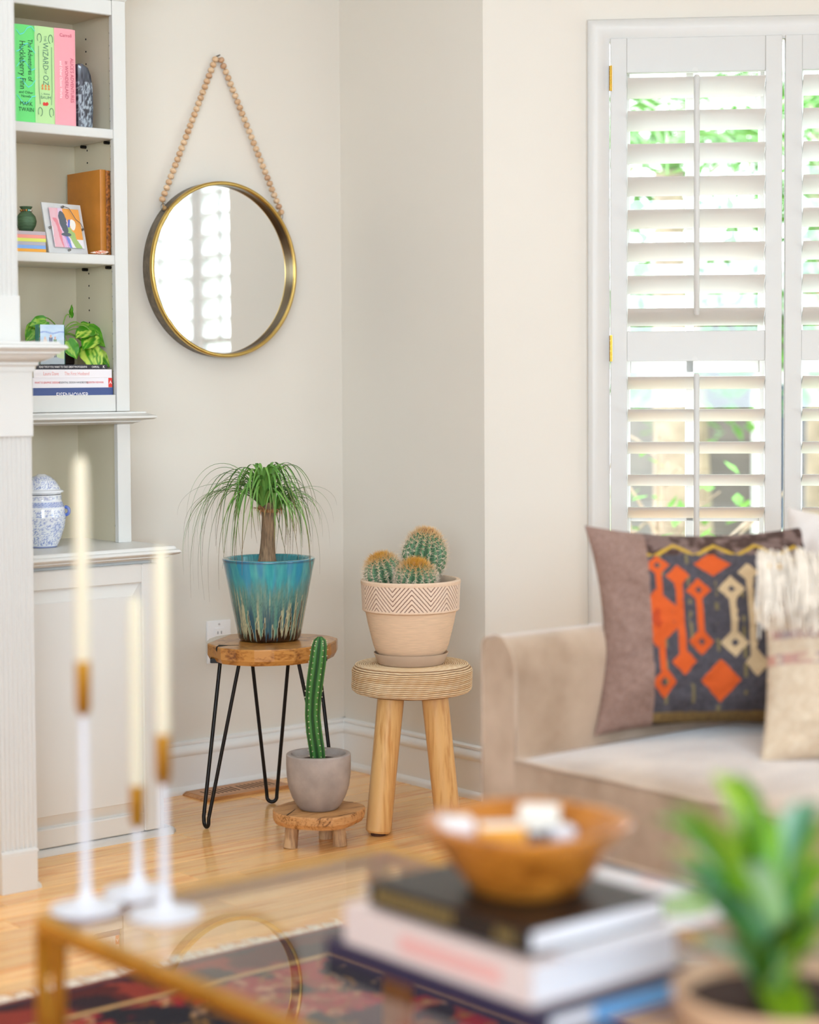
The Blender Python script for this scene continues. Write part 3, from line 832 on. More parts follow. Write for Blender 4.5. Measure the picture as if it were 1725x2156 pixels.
c = mixc(c, lin('#fbf4ea'), ((uu - 0.72) ** 2 / 0.010 + (vv - 0.60) ** 2 / 0.022 + 0.8 * (fbm(uu * 8, vv * 8) - .5) < 1.0) * 1.0)
c = mixc(c, lin('#5a6fd0'), ((uu - 0.62 + 0.25 * (0.7 - vv)) ** 2 < 0.0012) * (vv > 0.5) * (vv < 0.72))
c = mixc(c, lin('#a9c77b'), (np.abs(ww - (0.52 + 0.62 * (0.52 - vv))) < 0.11) * (vv < 0.52))
c = mixc(c, lin('#7f93dc'), (np.abs(ww - (0.44 + 0.45 * (0.30 - vv))) < 0.06) * (vv < 0.34))
c = mixc(c, lin('#d7a0d6'), (np.abs(ww - (0.36 + 0.35 * (0.30 - vv))) < 0.035) * (vv < 0.32))
blob = ((ww - 0.40) ** 2 / 0.014 + (vv - 0.70) ** 2 / 0.055 < 1) | ((ww - 0.44) ** 2 / 0.013 + (vv - 0.47) ** 2 / 0.02 < 1) | ((ww - 0.45) ** 2 / 0.035 + (vv - 0.335) ** 2 / 0.0025 < 1)
c = mixc(c, lin('#5d6672'), blob * 1.0)
V = np.array([fpt(0.135 + 0.765 * u, 0.115 + 0.78 * v, 0.0042) for u, v in zip(uu.ravel(), vv.ravel())])
obj('watercolour', (V, grid_faces(G, G)), vcol('watercolour_paper', 0.7), o, cols=c.reshape(-1, 3))
obj('glass_sheet', fbox(0.12, 0.915, 0.10, 0.91, 0.0045, 0.0065), glass_pane('frame_glass', refl=0.5), o)
STEEL = mat('steel_wire', '#8d8a86', 0.3, metal=0.8)
for u, v in ((0.095, 0.50), (0.50, 0.07), (0.50, 0.93), (0.935, 0.50)):
    obj('stud', tube([fpt(u, v, 0), fpt(u, v, 0.007)], 0.0032, 10), STEEL, o)
obj('wire', tube([fpt(0.50, 0.93, 0.008), fpt(0.62, 0.90, 0.009), fpt(0.70, 0.78, 0.009), fpt(0.76, 0.68, 0.009), fpt(0.86, 0.62, 0.009), fpt(0.935, 0.50, 0.008)], 0.0009, 6), STEEL, o)

zb = 1.4937
for i, (nm, cl, lb) in enumerate((('amber', '#f2a93b', 'thin amber booklet at the bottom of the pastel stack'), ('blue', '#86aee6', 'thin blue booklet, second from the bottom of the pastel stack'),
        ('grey', '#b9b2ba', 'thin grey booklet between the blue and lime ones in the pastel stack'), ('lime', '#dfe26a', 'thin lime booklet in the middle of the pastel stack'),
        ('coral', '#f59c8e', 'thin coral booklet just under the top of the pastel stack'), ('mauve', '#c2b2b8', 'thin mauve grey booklet under the green vase'))):
    o = thing('booklet', lb, 'book', (-1.17, -0.15, zb), 'pastel booklets stacked flat on the middle shelf')
    mm = mat('booklet_' + nm, cl, 0.5)
    xr = -1.1115 - 0.0006 * (i % 3)
    obj('cover', fix(prism([(-0.211, zb), (-0.211, zb + 0.0086), (-0.08, zb + 0.0086), (-0.08, zb + 0.0076), (-0.209, zb + 0.0076), (-0.209, zb + 0.001), (-0.08, zb + 0.001), (-0.08, zb)], 'x', -1.29, xr)), mm, o)
    obj('pages', box(-1.288, xr - 0.001, -0.2088, -0.082, zb + 0.001, zb + 0.0076), PAPER, o)
    zb += 0.0088
VP = [(0, 0), (0.013, 0), (0.017, 0.004), (0.0245, 0.018), (0.0265, 0.029), (0.0235, 0.041), (0.016, 0.050), (0.0115, 0.0545), (0.0115, 0.058), (0.0155, 0.064), (0.0168, 0.066), (0.0150, 0.0665), (0.010, 0.060), (0.010, 0.050), (0.016, 0.040), (0, 0.036)]
o = thing('bud_vase', 'small round green ceramic vase with a beaded neck on the pastel stack', 'vase', (-1.1365, -0.155, zb))
obj('body', lathe(VP, 36, -1.1365, -0.155, zb), mat('green_glaze', '#4e6a4a', 0.5, vary=0.35, scale=30, stretch=(1, 1, 6), bump=0.15, bscale=120), o, smooth=60)
for k, cl in enumerate(('#7a4a2c', '#c98a3c', '#8fd6d0', '#e9e2d2', '#8a4f2a', '#d49a45', '#6a3d28', '#e0c48a', '#7a4a2c', '#c98a3c', '#8a4f2a', '#d49a45')):
    a = -2.55 + k * 2 * math.pi / 12
    u_, w_ = np.linspace(0, math.pi, 7), None
    pr = [(0.0028 * math.sin(t), -0.0028 * math.cos(t)) for t in u_]
    obj('bead', lathe(pr, 8, -1.1365 + 0.0132 * math.cos(a), -0.155 + 0.0132 * math.sin(a), zb + 0.0562), mat('bead' + cl[1:], cl, 0.3), o, smooth=60)
pr = []; cv = []
for i in range(26):
    t = i / 25; r_ = 0.0095 * math.sin(math.pi * min(1, t * 1.05 + 0.02)) ** 0.7 * (1 - 0.55 * t)
    for j in range(14):
        a = 2 * math.pi * j / 14; ax = np.array([-0.938, -0.225, 1.5005]) + np.array([-0.060, -0.006, -0.0035]) * t
        pr.append(ax + r_ * np.array([0.1 * math.cos(a), -math.cos(a), 0]) + np.array([0, 0, r_ * 0.72 * math.sin(a)]))
        q = vnoise(np.array(i * 0.9), np.array(j * 1.3))
        cv.append(mixc(lin('#f3e7da'), lin('#d9642c'), sstep(0.5, 0.6, q)))
single('seashell', 'small orange speckled cone seashell on the front edge of the middle shelf', 'seashell', (np.array(pr), grid_faces(26, 14, close_v=True)), vcol('shell_print', 0.3), cols=np.array(cv), smooth=60)

# lower niche: four stacked books
def flat_book(label, x0, x1, y0, y1, z0, z1, cover, name='book', soft=False):
    o = thing(name, label, 'book', ((x0 + x1) / 2, (y0 + y1) / 2, z0))
    t = 0.0012 if soft else 0.0025
    obj('cover', fix(prism([(y0, z0), (y0, z1), (y1, z1), (y1, z1 - t), (y0 + t, z1 - t), (y0 + t, z0 + t), (y1, z0 + t), (y1, z0)], 'x', x0, x1)), cover, o)
    obj('pages', box(x0 + t, x1 - t, y0 + t, y1 - 0.002, z0 + t, z1 - t), PAPER, o)
    return o
def flat_text(o, body, size, x, z, y, m, squeeze=1.0, align='CENTER'):
    obj('lettering', text_mesh(body, size, (x, y - 0.0005, z), RT, (0, 0, 1), align, squeeze), m, o)
q1 = flat_book('navy blue hardcover at the bottom of the stack under the pothos', -1.163, -0.9295, -0.226, -0.06, 1.1125, 1.1500, mat('cover_navy', '#3c4f86', 0.4))
flat_text(q1, 'EISENHOWER', 0.018, -1.05, 1.131, -0.226, WHI, 0.85)
q2 = flat_book('white paperback with red and black spine lettering above the navy book', -1.163, -0.931, -0.225, -0.07, 1.1503, 1.1755, mat('cover_white_a', '#efe9ec', 0.4), soft=True)
REDI = ink('spine_red', '#e23c36'); BLKI = ink('spine_black', '#3a3134')
flat_text(q2, 'WHAT IS GRAPHIC DESIGN?', 0.0072, -1.158, 1.1635, -0.225, REDI, 0.80, 'LEFT')
flat_text(q2, 'ESSENTIAL DESIGN HANDBOOKS', 0.0072, -1.088, 1.1635, -0.225, BLKI, 0.80, 'LEFT')
flat_text(q2, 'QUENTIN NEWARK', 0.0072, -1.008, 1.1635, -0.225, REDI, 0.80, 'LEFT')
obj('spine_patch', box(-0.9425, -0.9315, -0.2257, -0.2252, 1.1508, 1.1750), REDI, q2)
flat_text(q2, 'A', 0.013, -0.937, 1.163, -0.2258, WHI)
q3 = flat_book('white paperback with pale pink spine lettering under the black one', -1.160, -0.932, -0.225, -0.07, 1.1758, 1.1970, mat('cover_white_b', '#f1eaec', 0.4), soft=True)
PI2 = ink('spine_pink', '#f0a49c')
flat_text(q3, 'Laura Dave', 0.0125, -1.133, 1.1862, -0.225, PI2, 0.78, 'LEFT')
flat_text(q3, 'The First Husband', 0.0125, -1.072, 1.1862, -0.225, PI2, 0.78, 'LEFT')
q4 = flat_book('thin black paperback on top of the stack under the glass photo block', -1.150, -0.944, -0.222, -0.075, 1.1973, 1.2095, mat('cover_black', '#29252f', 0.45), soft=True)
flat_text(q4, 'READ THIS IF YOU WANT TO TAKE GREAT PHOTOGRAPHS', 0.0072, -1.143, 1.2034, -0.222, WHI, 0.72, 'LEFT')
flat_text(q4, 'CARROLL', 0.0072, -0.990, 1.2034, -0.222, WHI, 0.72, 'LEFT')
flat_text(q4, 'K', 0.010, -0.954, 1.2034, -0.222, WHI)

# glass block with a photograph
o = thing('photo_block', 'upright glass block with a snapshot of three people, on the stacked books', 'photo block', (-1.098, -0.195, 1.2098))
gb = glass_pane('block_glass', (0.93, 0.985, 0.97))
px0, px1, pz0, pz1, pyf = -1.131, -1.060, 1.2105, 1.3115, -0.207
obj('glass_body', box(px0 - 0.001, px1 + 0.001, pyf, pyf + 0.022, 1.2098, 1.3118, 0.0008), gb, o)
TEALG = mat('glass_edge_teal', '#5fb3a6', 0.08, trans=0.35)
for k in range(4): obj('glass_edge', box(px0 - 0.0018, px0 - 0.0012, pyf + 0.001 + 0.0052 * k, pyf + 0.0047 + 0.0052 * k, 1.2102, 1.3112), TEALG, o)
obj('glass_edge', box(px1 + 0.0012, px1 + 0.0017, pyf + 0.001, pyf + 0.020, 1.2102, 1.3112), TEALG, o)
G2, G3 = 60, 84
uu, vv = np.meshgrid(np.linspace(0, 1, G2), np.linspace(0, 1, G3), indexing='ij')
c = mixc(lin('#d3e2ef'), lin('#a9c6e2'), fbm(uu * 3, vv * 8))
c = mixc(c, lin('#8ea4d8'), (np.abs(vv - 0.80 - 0.02 * np.sin(uu * 9)) < 0.022) * 0.8)
c = mixc(c, lin('#c3d2da'), (vv < 0.62) * 0.8)
c = mixc(c, lin('#b9c98e'), (vv < 0.34 - 0.1 * uu + 0.16 * (uu > 0.55)) * 0.9)
c = mixc(c, lin('#a9b0b4'), (vv < 0.14 + 0.16 * np.exp(-((uu - 0.45) / 0.22) ** 2)) * 1.0)
for cx_, sk, body, leg in ((0.20, '#e3c0ac', '#ded0c8', '#c9bdb8'), (0.44, '#d9aa92', '#6c7590', '#514f5c'), (0.62, '#d8ab95', '#7f9a7c', '#4c4a50')):
    top = 0.66 + (0.05 if cx_ == 0.44 else 0.0)
    c = mixc(c, lin(leg), (np.abs(uu - cx_) < 0.05) * (vv > 0.17) * (vv < 0.42) * (np.abs(uu - cx_) > 0.008))
    c = mixc(c, lin(body), (np.abs(uu - cx_) < 0.078 - 0.05 * np.abs(vv - 0.5)) * (vv >= 0.36) * (vv < top - 0.03))
    c = mixc(c, lin(sk), (((uu - cx_) / 0.04) ** 2 + ((vv - top) / 0.04) ** 2 < 1))
V = np.array([(px0 + 0.001 + (px1 - px0 - 0.002) * u, pyf - 0.0004, pz0 + (pz1 - pz0) * v) for u, v in zip(uu.ravel(), vv.ravel())])
obj('snapshot', (V, grid_faces(G2, G3)), vcol('photo_print', 0.2, coat=0.4), o, cols=c.reshape(-1, 3))

# pothos
PS = np.array([-1.010, -0.105, 1.2098])
o = thing('pothos_plant', 'variegated trailing pothos in a dark square pot at the back of the niche', 'potted plant', PS)
obj('pot', fix(cat_(box(-1.035, -0.985, -0.13, -0.08, 1.2098, 1.268, 0.003), box(-1.038, -0.982, -0.133, -0.077, 1.256, 1.270, 0.002))), mat('dark_pot', '#2c1b14', 0.5), o)
def heart_leaf(base, tip, width, normal, seed, dark=0.0):
    base = np.array(base, dtype=float); tip = np.array(tip, dtype=float); L = np.linalg.norm(tip - base); d = (tip - base) / L
    nn = np.array(normal, dtype=float); nn -= d * (nn @ d); nn /= np.linalg.norm(nn); sd = np.cross(d, nn)
    nu, nw = 16, 13; V = []; C_ = []
    for i in range(nu):
        t = i / (nu - 1)
        half = width / 2 * (math.sin(math.pi * min(1, t * 0.93 + 0.07) ** 0.62)) ** 0.85 * (1.0 if t > 0 else 0.6)
        for j in range(nw):
            s = 2 * j / (nw - 1) - 1
            back = -0.10 * L * abs(s) ** 1.5 * max(0, 1 - 3.2 * t)
            p = base + d * (L * t + back) + sd * half * s + nn * (0.10 * width * abs(s) ** 1.3 - 0.13 * L * t * t - 0.012 * abs(math.sin(7 * t)) * abs(s) * 0.3)
            V.append(p)
            q = fbm(np.array(s * 3.0 + seed * 5 + t * 1.5), np.array(t * 2.2 - abs(s) * 3.2 + seed), 4)
            g = mixc(lin('#2f7a10'), lin('#57a41d'), q)
            y_ = mixc(g, lin('#c8dc5c'), sstep(0.52, 0.62, q) * (1 - dark))
            y_ = mixc(y_, lin('#8fc23a'), 0.6 * (abs(s) < 0.06))
            C_.append(y_ * (1 - 0.0 * dark))
    return np.array(V), grid_faces(nu, nw), np.array(C_)
LEAFM = vcol('pothos_leaf', 0.32, sub=0.0)
STEM = mat('pothos_stem', '#7ea63a', 0.5)
leaves = [((-0.968, -0.165, 1.255), (-0.962, -0.215, 1.191), 0.062, (-0.3, -1, 0.25), 1, 0.0),
          ((-0.945, -0.15, 1.243), (-0.916, -0.19, 1.206), 0.052, (-0.1, -1, 0.4), 2, 0.3),
          ((-0.945, -0.13, 1.305), (-0.905, -0.17, 1.255), 0.058, (0.2, -1, 0.3), 3, 0.9),
          ((-0.945, -0.16, 1.285), (-1.000, -0.20, 1.252), 0.050, (0, -0.7, 0.9), 4, 0.1),
          ((-0.952, -0.15, 1.300), (-1.010, -0.18, 1.283), 0.048, (0.1, -0.6, 1), 5, 0.1),
          ((-0.960, -0.12, 1.312), (-0.920, -0.15, 1.290), 0.045, (0, -0.9, 0.7), 6, 0.5),
          ((-1.030, -0.17, 1.270), (-1.020, -0.20, 1.225), 0.045, (-0.3, -1, 0.2), 7, 0.5),
          ((-1.090, -0.165, 1.322), (-1.140, -0.17, 1.310), 0.040, (0, -1, 0.6), 8, 0.6),
          ((-1.115, -0.165, 1.308), (-1.150, -0.17, 1.270), 0.045, (-0.4, -1, 0.1), 9, 0.6),
          ((-0.990, -0.12, 1.335), (-0.995, -0.13, 1.367), 0.014, (-1, -0.6, 0), 10, 0.9)]
for i, (b_, t_, w_, nm, sd_, dk) in enumerate(leaves):
    v, f, c = heart_leaf(b_, t_, w_, nm, sd_, dk)
    obj('leaf', (v, f), LEAFM, o, smooth=180, cols=c)
    root = np.array([-1.012, -0.108, 1.268])
    bb = np.array(b_)
    obj('vine', tube(bez(root, root + np.array([0, -0.005, 0.05]), bb + np.array([-0.01, 0.01, 0.025]), bb, 10), 0.0016, 6), STEM, o)

# ginger jar on the countertop
JX, JY, JZ = -1.136, -0.215, 0.7452
JP = [(0, 0.0), (0.036, 0.0), (0.038, 0.003), (0.046, 0.020), (0.0565, 0.050), (0.0605, 0.078), (0.0580, 0.100), (0.052, 0.115), (0.0495, 0.120), (0.0495, 0.134), (0.047, 0.134), (0.047, 0.118), (0.050, 0.10), (0, 0.02)]
LP = [(0.0, 0.1865), (0.010, 0.1862), (0.012, 0.1845), (0.022, 0.180), (0.034, 0.170), (0.043, 0.157), (0.048, 0.1475), (0.055, 0.1445), (0.0555, 0.1405), (0.049, 0.1385), (0.049, 0.136), (0, 0.136)]
def porcelain(profile, n=120, sub=8, band=True):
    pr = []
    for (r0, z0), (r1, z1) in zip(profile[:-1], profile[1:]):
        k = max(1, int(math.hypot(r1 - r0, z1 - z0) / 0.0022))
        for i in range(k): pr.append((r0 + (r1 - r0) * i / k, z0 + (z1 - z0) * i / k))
    pr.append(profile[-1])
    v, f = lathe(pr, n, JX, JY, JZ)
    a = np.arctan2(v[:, 1] - JY, v[:, 0] - JX); z = v[:, 2] - JZ
    s = a * 0.058 * 230; t = z * 230
    n1 = fbm(s + 11, t, 3); n2 = fbm(s * 1.1 + 40, t * 1.1 + 9, 3)
    line = np.exp(-((n1 - 0.5) / 0.032) ** 2) + np.exp(-((n2 - 0.52) / 0.03) ** 2)
    ringb = ((z > 0.118) & (z < 0.120)) | ((z > 0.098) & (z < 0.0995)) | (z < 0.004)
    inside = (z > 0.006) & (z < 0.096) | (z > 0.148) & (z < 0.182)
    w = np.clip(line, 0, 1) * inside
    fl = ((a + 1.35) ** 2 * 0.058 ** 2 + (z - 0.052) ** 2)
    w = np.where(fl < 0.016 ** 2, 0.25 + 0.6 * (np.abs(np.sqrt(fl) - 0.008) < 0.0012) + 0.5 * (np.cos(8 * np.arctan2(z - 0.052, (a + 1.35) * 0.058)) > 0.8), w)
    w = np.where((z > 0.103) & (z < 0.115), 0.45 + 0.4 * (np.sin(a * 40) * np.sin(z * 1200) > 0), w)
    w = np.where((z > 0.122) & (z < 0.131), 0.5 * (n1 > 0.52), w)
    w = np.where(ringb, 0.8, w)
    return v, f, mixc(lin('#eef0f4'), lin('#4d6fc0'), np.clip(w, 0, 1) * 0.85)
o = thing('ginger_jar', 'blue and white porcelain lidded jar on the white countertop', 'jar', (JX, JY, JZ))
PORC = vcol('porcelain', 0.08, coat=0.8, coat_rough=0.03)
v, f, c = porcelain(JP); obj('jar_body', (v, f), PORC, o, smooth=60, cols=c)
v, f, c = porcelain(LP); obj('lid', (v, [q[::-1] for q in f]), PORC, o, smooth=60, cols=c)
BLUEH = mat('cobalt_glaze', '#4a6cc2', 0.1, coat=0.6)
for s in (-0.69, math.pi - 0.69):
    hx, hy = JX + 0.060 * math.cos(s), JY + 0.060 * math.sin(s)
    obj('handle', tube([(hx + 0.009 * math.cos(t) * math.cos(s) , hy + 0.009 * math.cos(t) * math.sin(s), JZ + 0.092 + 0.010 * math.sin(t)) for t in np.linspace(-1.75, 1.75, 12)], 0.0042, 8), BLUEH, o, smooth=60)

# ------------------------------------------------------------------ round mirror on a bead strap
MX, MZ = -0.448, 1.479
o = thing('wall_mirror', 'round gold rimmed mirror hanging from a strap of wooden beads', 'mirror', (MX, -0.001, MZ))
def ring_y(profile, n=128, nodir=False):
    pr = np.array(profile); V = []
    for i in range(n):
        t = 2 * math.pi * i / n
        for r_, y_ in pr: V.append((MX + r_ * math.cos(t), y_, MZ + r_ * math.sin(t)))
    return fix((V, grid_faces(n, len(pr), close_u=True, close_v=True)))
obj('frame_band', ring_y([(0.2455, -0.001), (0.2465, -0.044), (0.2435, -0.046), (0.2425, -0.001)]), mat('aged_pewter', '#7d7264', 0.5, metal=0.55, vary=0.25, scale=60), o, smooth=50)
GOLD = mat('satin_gold', '#c9aa62', 0.30, metal=1.0, vary=0.06, scale=40)
k = 10
lip = [(0.2425 + 0.0055 * math.cos(t), -0.046 - 0.005 * math.sin(t)) for t in np.linspace(0, math.pi, k)]
obj('frame_lip', ring_y([(0.248, -0.040)] + lip + [(0.2395, -0.040)]), GOLD, o, smooth=50)
m_, nt, b_ = nodes_of('mirror_silver'); pset(b_, (0.93, 0.94, 0.93), 0.0, metal=1.0)
obj('frame_reveal', ring_y([(0.2372, -0.044), (0.2385, -0.024), (0.2405, -0.024), (0.2395, -0.044)]), mat('dark_bronze', '#5a4a30', 0.35, metal=0.8), o, smooth=50)
V = [(MX, -0.026, MZ)] + [(MX + 0.2400 * math.cos(t), -0.026, MZ + 0.2405 * math.sin(t)) for t in np.linspace(0, 2 * math.pi, 96, endpoint=False)]
obj('mirror_glass', (V, [(0, 1 + i, 1 + (i + 1) % 96) for i in range(96)][::1]), m_, o)
V = [(x, -0.004, z) for x, y_, z in V]
obj('backing_board', (V, [(0, 1 + i, 1 + (i + 1) % 96) for i in range(96)]), DARK, o)
NAIL = np.array([-0.443, -0.012, 2.076])
ENDL, ENDR = np.array([-0.642, -0.024, 1.668]), np.array([-0.2375, -0.024, 1.652])
RGL, RGR = np.array([-0.640, -0.026, 1.6455]), np.array([-0.2415, -0.026, 1.640])
beadm = [wood('bead_wood_%d' % i, a, b_, 0.6, scale=(60, 60, 200), bump=0.1) for i, (a, b_) in enumerate((('#b98c64', '#d8b28c'), ('#c79d74', '#e4c4a0'), ('#ac7e58', '#cda380')))]
pr = [(0.0092 * math.sin(t) ** 0.85 if 0 < t < math.pi else 0.0, -0.0078 * math.cos(t)) for t in np.linspace(0, math.pi, 11)]
bv, bf = lathe(pr, 16, 0, 0, 0)
bead_me = []
for m_ in beadm:
    me = bpy.data.meshes.new('bead'); me.from_pydata([tuple(p) for p in bv], [], bf); me.materials.append(m_)
    me.polygons.foreach_set('use_smooth', [True] * len(me.polygons)); bead_me.append(me)
for end, n in ((ENDL, 26), (ENDR, 27)):
    d = end - NAIL
    off = np.array([0.010 * (1 if end is ENDR else -1), 0, -0.004])
    A = NAIL + off; d = end - A
    q = Vector(d).to_track_quat('Z', 'Y')
    for i in range(n):
        p = A + d * (i / (n - 1))
        b = bpy.data.objects.new('bead', bead_me[rnd.choice((0, 0, 1, 1, 1, 2))])
        link(b, o, p); b.rotation_mode = 'QUATERNION'; b.rotation_quaternion = q
    obj('cord', tube([NAIL, A, end, (RGL if end is ENDL else RGR)], 0.0016, 6), mat('jute', '#b08a5c', 0.8), o)
for c_ in (RGL, RGR):
    obj('ring', tube([c_ + np.array([0.0105 * math.cos(t), 0.003 * math.cos(t), 0.0105 * math.sin(t)]) for t in np.linspace(0, 2 * math.pi, 22, endpoint=False)], 0.0011, 6, closed=True), STEEL, o, smooth=60)
    obj('cord_knot', lathe([(0, -0.007), (0.005, -0.005), (0.0065, 0), (0.005, 0.005), (0, 0.007)], 10, c_[0] + (0.004 if c_ is RGL else -0.004), c_[1], c_[2] - (0.002 if c_ is RGL else -0.008)), mat('jute', '#b08a5c', 0.8), o, smooth=60)
obj('nail', tube([(NAIL[0], 0.0, NAIL[2] + 0.006), (NAIL[0], -0.02, NAIL[2] + 0.008)], 0.002, 8), STEEL, o)

# ------------------------------------------------------------------ wall plate and floor register
PLAST = mat('white_plastic', '#efecea', 0.3)
o = thing('outlet_plate', 'white wall outlet plate partly hidden behind the round wooden stool top', 'outlet', (-0.456, -0.003, 0.36))
obj('plate', rbox(-0.497, -0.415, -0.0065, -0.0002, 0.359, 0.481, 0.002, 2), PLAST, o)
for z in (0.395, 0.445):
    rc = obj('receptacle', rbox(-0.473, -0.439, -0.0085, -0.005, z - 0.015, z + 0.015, 0.0015, 2), PLAST, o)
    for dx in (-0.006, 0.006): obj('slot', box(-0.456 + dx - 0.001, -0.456 + dx + 0.001, -0.0089, -0.0084, z - 0.003, z + 0.005), DARK, rc)
for z in (0.470, 0.370): obj('screw', tube([(-0.456, -0.006, z), (-0.456, -0.008, z)], 0.003, 8), mat('screw_grey', '#b9b6b4', 0.4, metal=0.4), o)
o = thing('floor_register', 'slotted oak floor vent against the baseboard behind the hairpin stool', 'floor vent', (-0.45, -0.085, 0))
VW = wood('register_oak', '#a8703c', '#cf9560', 0.4, scale=(3, 40, 40), bump=0.05)
x0, x1, y0, y1 = -0.600, -0.300, -0.150, -0.026
obj('frame', fix(cat_(prism([(y0, 0), (y0, 0.003), (y0 + 0.014, 0.010), (y1 - 0.014, 0.010), (y1, 0.003), (y1, 0)], 'x', x0 + 0.010, x1 - 0.010), prism([(x0, 0), (x0, 0.003), (x0 + 0.012, 0.0098), (x1 - 0.012, 0.0098), (x1, 0.003), (x1, 0)], 'y', y0 + 0.002, y1 - 0.002))), VW, o)
for g0 in (x0 + 0.036, -0.444):
    for k in range(8):
        xx = g0 + 0.0140 * k
        obj('slot', box(xx, xx + 0.0046, y0 + 0.036, y1 - 0.034, 0.0094, 0.0103), DARK, o)

# ------------------------------------------------------------------ hairpin stool with a slab top
def clip_half(poly, a, b, c_):
    """keep the side where a*x + b*y + c >= 0"""
    out = []; n = len(poly)
    for i in range(n):
        p, q = poly[i], poly[(i + 1) % n]; fp, fq = a * p[0] + b * p[1] + c_, a * q[0] + b * q[1] + c_
        if fp >= 0: out.append(p)
        if fp * fq < 0:
            t = fp / (fp - fq); out.append((p[0] + (q[0] - p[0]) * t, p[1] + (q[1] - p[1]) * t))
    return out
def slab(cx, cy, poly, z0, z1, bev=0.003, under=0.96):
    """a slab from an outline given in the stool's own (right, back) axes; slightly smaller underneath"""
    W = lambda p, s, z: (cx + RV[0] * p[0] * s + FV[0] * p[1] * s, cy + RV[1] * p[0] * s + FV[1] * p[1] * s, z)
    n = len(poly); V = [W(p, under, z0) for p in poly] + [W(p, 1.0, z0 + 0.012) for p in poly] + [W(p, 1.0, z1 - bev) for p in poly] + [W(p, 0.985, z1) for p in poly]
    F = [tuple(range(n))[::-1], tuple(range(3 * n, 4 * n))]
    for k in range(3):
        for i in range(n): F.append((k * n + i, k * n + (i + 1) % n, (k + 1) * n + (i + 1) % n, (k + 1) * n + i))
    return fix((V, F))
HC = np.array([-0.587, -0.435, 0.0]); HZ = 0.477
r5 = random.Random(21)
out = []
N_ = 22
for i in range(N_):
    t = 2 * math.pi * i / N_
    r_ = 0.174 + 0.010 * math.sin(3 * t + 0.6) + r5.uniform(-0.004, 0.005)
    out.append((r_ * math.cos(t), r_ * math.sin(t)))
o = thing('hairpin_stool', 'round live-edge wooden stool on black hairpin legs holding the teal pot', 'stool', (HC[0], HC[1], 0))
TEAK = wood('teak_slab', '#6f3d14', '#c08440', 0.3, scale=(14, 14, 30), coat=0.35, mid='#a1662a', bump=0.08, off=False)
obj('slab_top', slab(HC[0], HC[1], clip_half(out, 1, -0.25, 0.150), 0.4345, HZ), TEAK, o)
obj('resin_inset', slab(HC[0], HC[1], clip_half(out, -1, 0.25, -0.1505), 0.4345, HZ), mat('clear_resin', '#cdbfa6', 0.12, vary=0.2, scale=40, trans=0.25, coat=0.6), o, label='cloudy clear resin corner')
obj('resin_crack', slab(HC[0] , HC[1], [(-0.128, -0.075), (-0.100, -0.083), (-0.075, -0.082), (-0.075, -0.086), (-0.102, -0.090), (-0.125, -0.110), (-0.131, -0.11)], HZ - 0.02, HZ + 0.0004), DARK, o)
feet = [np.array([-0.778, -0.413]), np.array([-0.473, -0.281]), np.array([-0.511, -0.611])]
for ft in feet:
    rad = ft - HC[:2]; rr = np.linalg.norm(rad); rad /= rr; tg = np.array([-rad[1], rad[0]])
    tp = HC[:2] + rad * 0.118
    def P3(p2, z): return np.array([p2[0], p2[1], z])
    A, B = P3(tp + tg * 0.052, 0.437), P3(tp - tg * 0.052, 0.437)
    bot = P3(ft, 0.0052)
    path = [A]
    for t in np.linspace(0.25, 1, 5): path.append(A + (P3(ft + tg * 0.0140, 0.030) - A) * t)
    for t in np.linspace(0, math.pi, 13):
        path.append(P3(ft + tg * 0.0132 * math.cos(t), 0.0186 - 0.0132 * math.sin(t)))
    for t in np.linspace(1, 0.25, 5): path.append(B + (P3(ft - tg * 0.0140, 0.030) - B) * t)
    path.append(B)
    lg = obj('leg', tube(path, 0.0050, 10), BLACKM, o, smooth=60)
    obj('mounting_plate', slab(tp[0], tp[1], [(-0.05, -0.02), (0.05, -0.02), (0.05, 0.02), (-0.05, 0.02)], 0.4305, 0.4343), BLACKM, lg)

# ------------------------------------------------------------------ ponytail palm in the teal pot
PX, PY, PZ = -0.570, -0.412, HZ + 0.0003
o = thing('ponytail_palm', 'ponytail palm with drooping grassy leaves in a teal drip-glazed pot', 'potted plant', (PX, PY, PZ))
prof = [(0, 0.0), (0.072, 0.0), (0.0785, 0.002), (0.0825, 0.007)]
for i in range(1, 46):
    t = i / 45; prof.append((0.0825 + 0.0385 * t ** 0.93 + 0.002 * t ** 6, 0.007 + 0.206 * t))
prof += [(0.1235, 0.2155), (0.1215, 0.2180), (0.1160, 0.2185), (0.1105, 0.2165), (0.1085, 0.212), (0.104, 0.185), (0, 0.18)]
nA = 300
v, f = lathe(prof, nA, PX, PY, PZ)
a = np.arctan2(v[:, 1] - PY, v[:, 0] - PX); h = (v[:, 2] - PZ) / 0.2185; rr = np.hypot(v[:, 0] - PX, v[:, 1] - PY)
s = a * 18
nz = fbm(s * 1.3, h * 7, 4); n_col = vnoise(s * 1.7 + 5, h * 1.3)
top = mixc(mixc(lin('#1f7f92'), lin('#4fb0ae'), nz), lin('#2a86b4'), 0.6 * sstep(0.5, 0.7, vnoise(s * 0.35 + 2, h * 2)))
low = mixc(lin('#5f8a78'), lin('#234f60'), sstep(0.3, 0.7, vnoise(s * 2.3, h * 1.2 + 3)))
mid_ = mixc(lin('#6f9080'), lin('#3f7f80'), vnoise(s * 3.1 + 8, h * 14))
c = mixc(low, mid_, sstep(0.30, 0.58, h + 0.2 * (nz - 0.5)))
c = mixc(c, top, sstep(0.56, 0.80, h + 0.22 * (nz - 0.5) + 0.10 * (vnoise(s * 2.0, h * 0.5) - 0.5)))
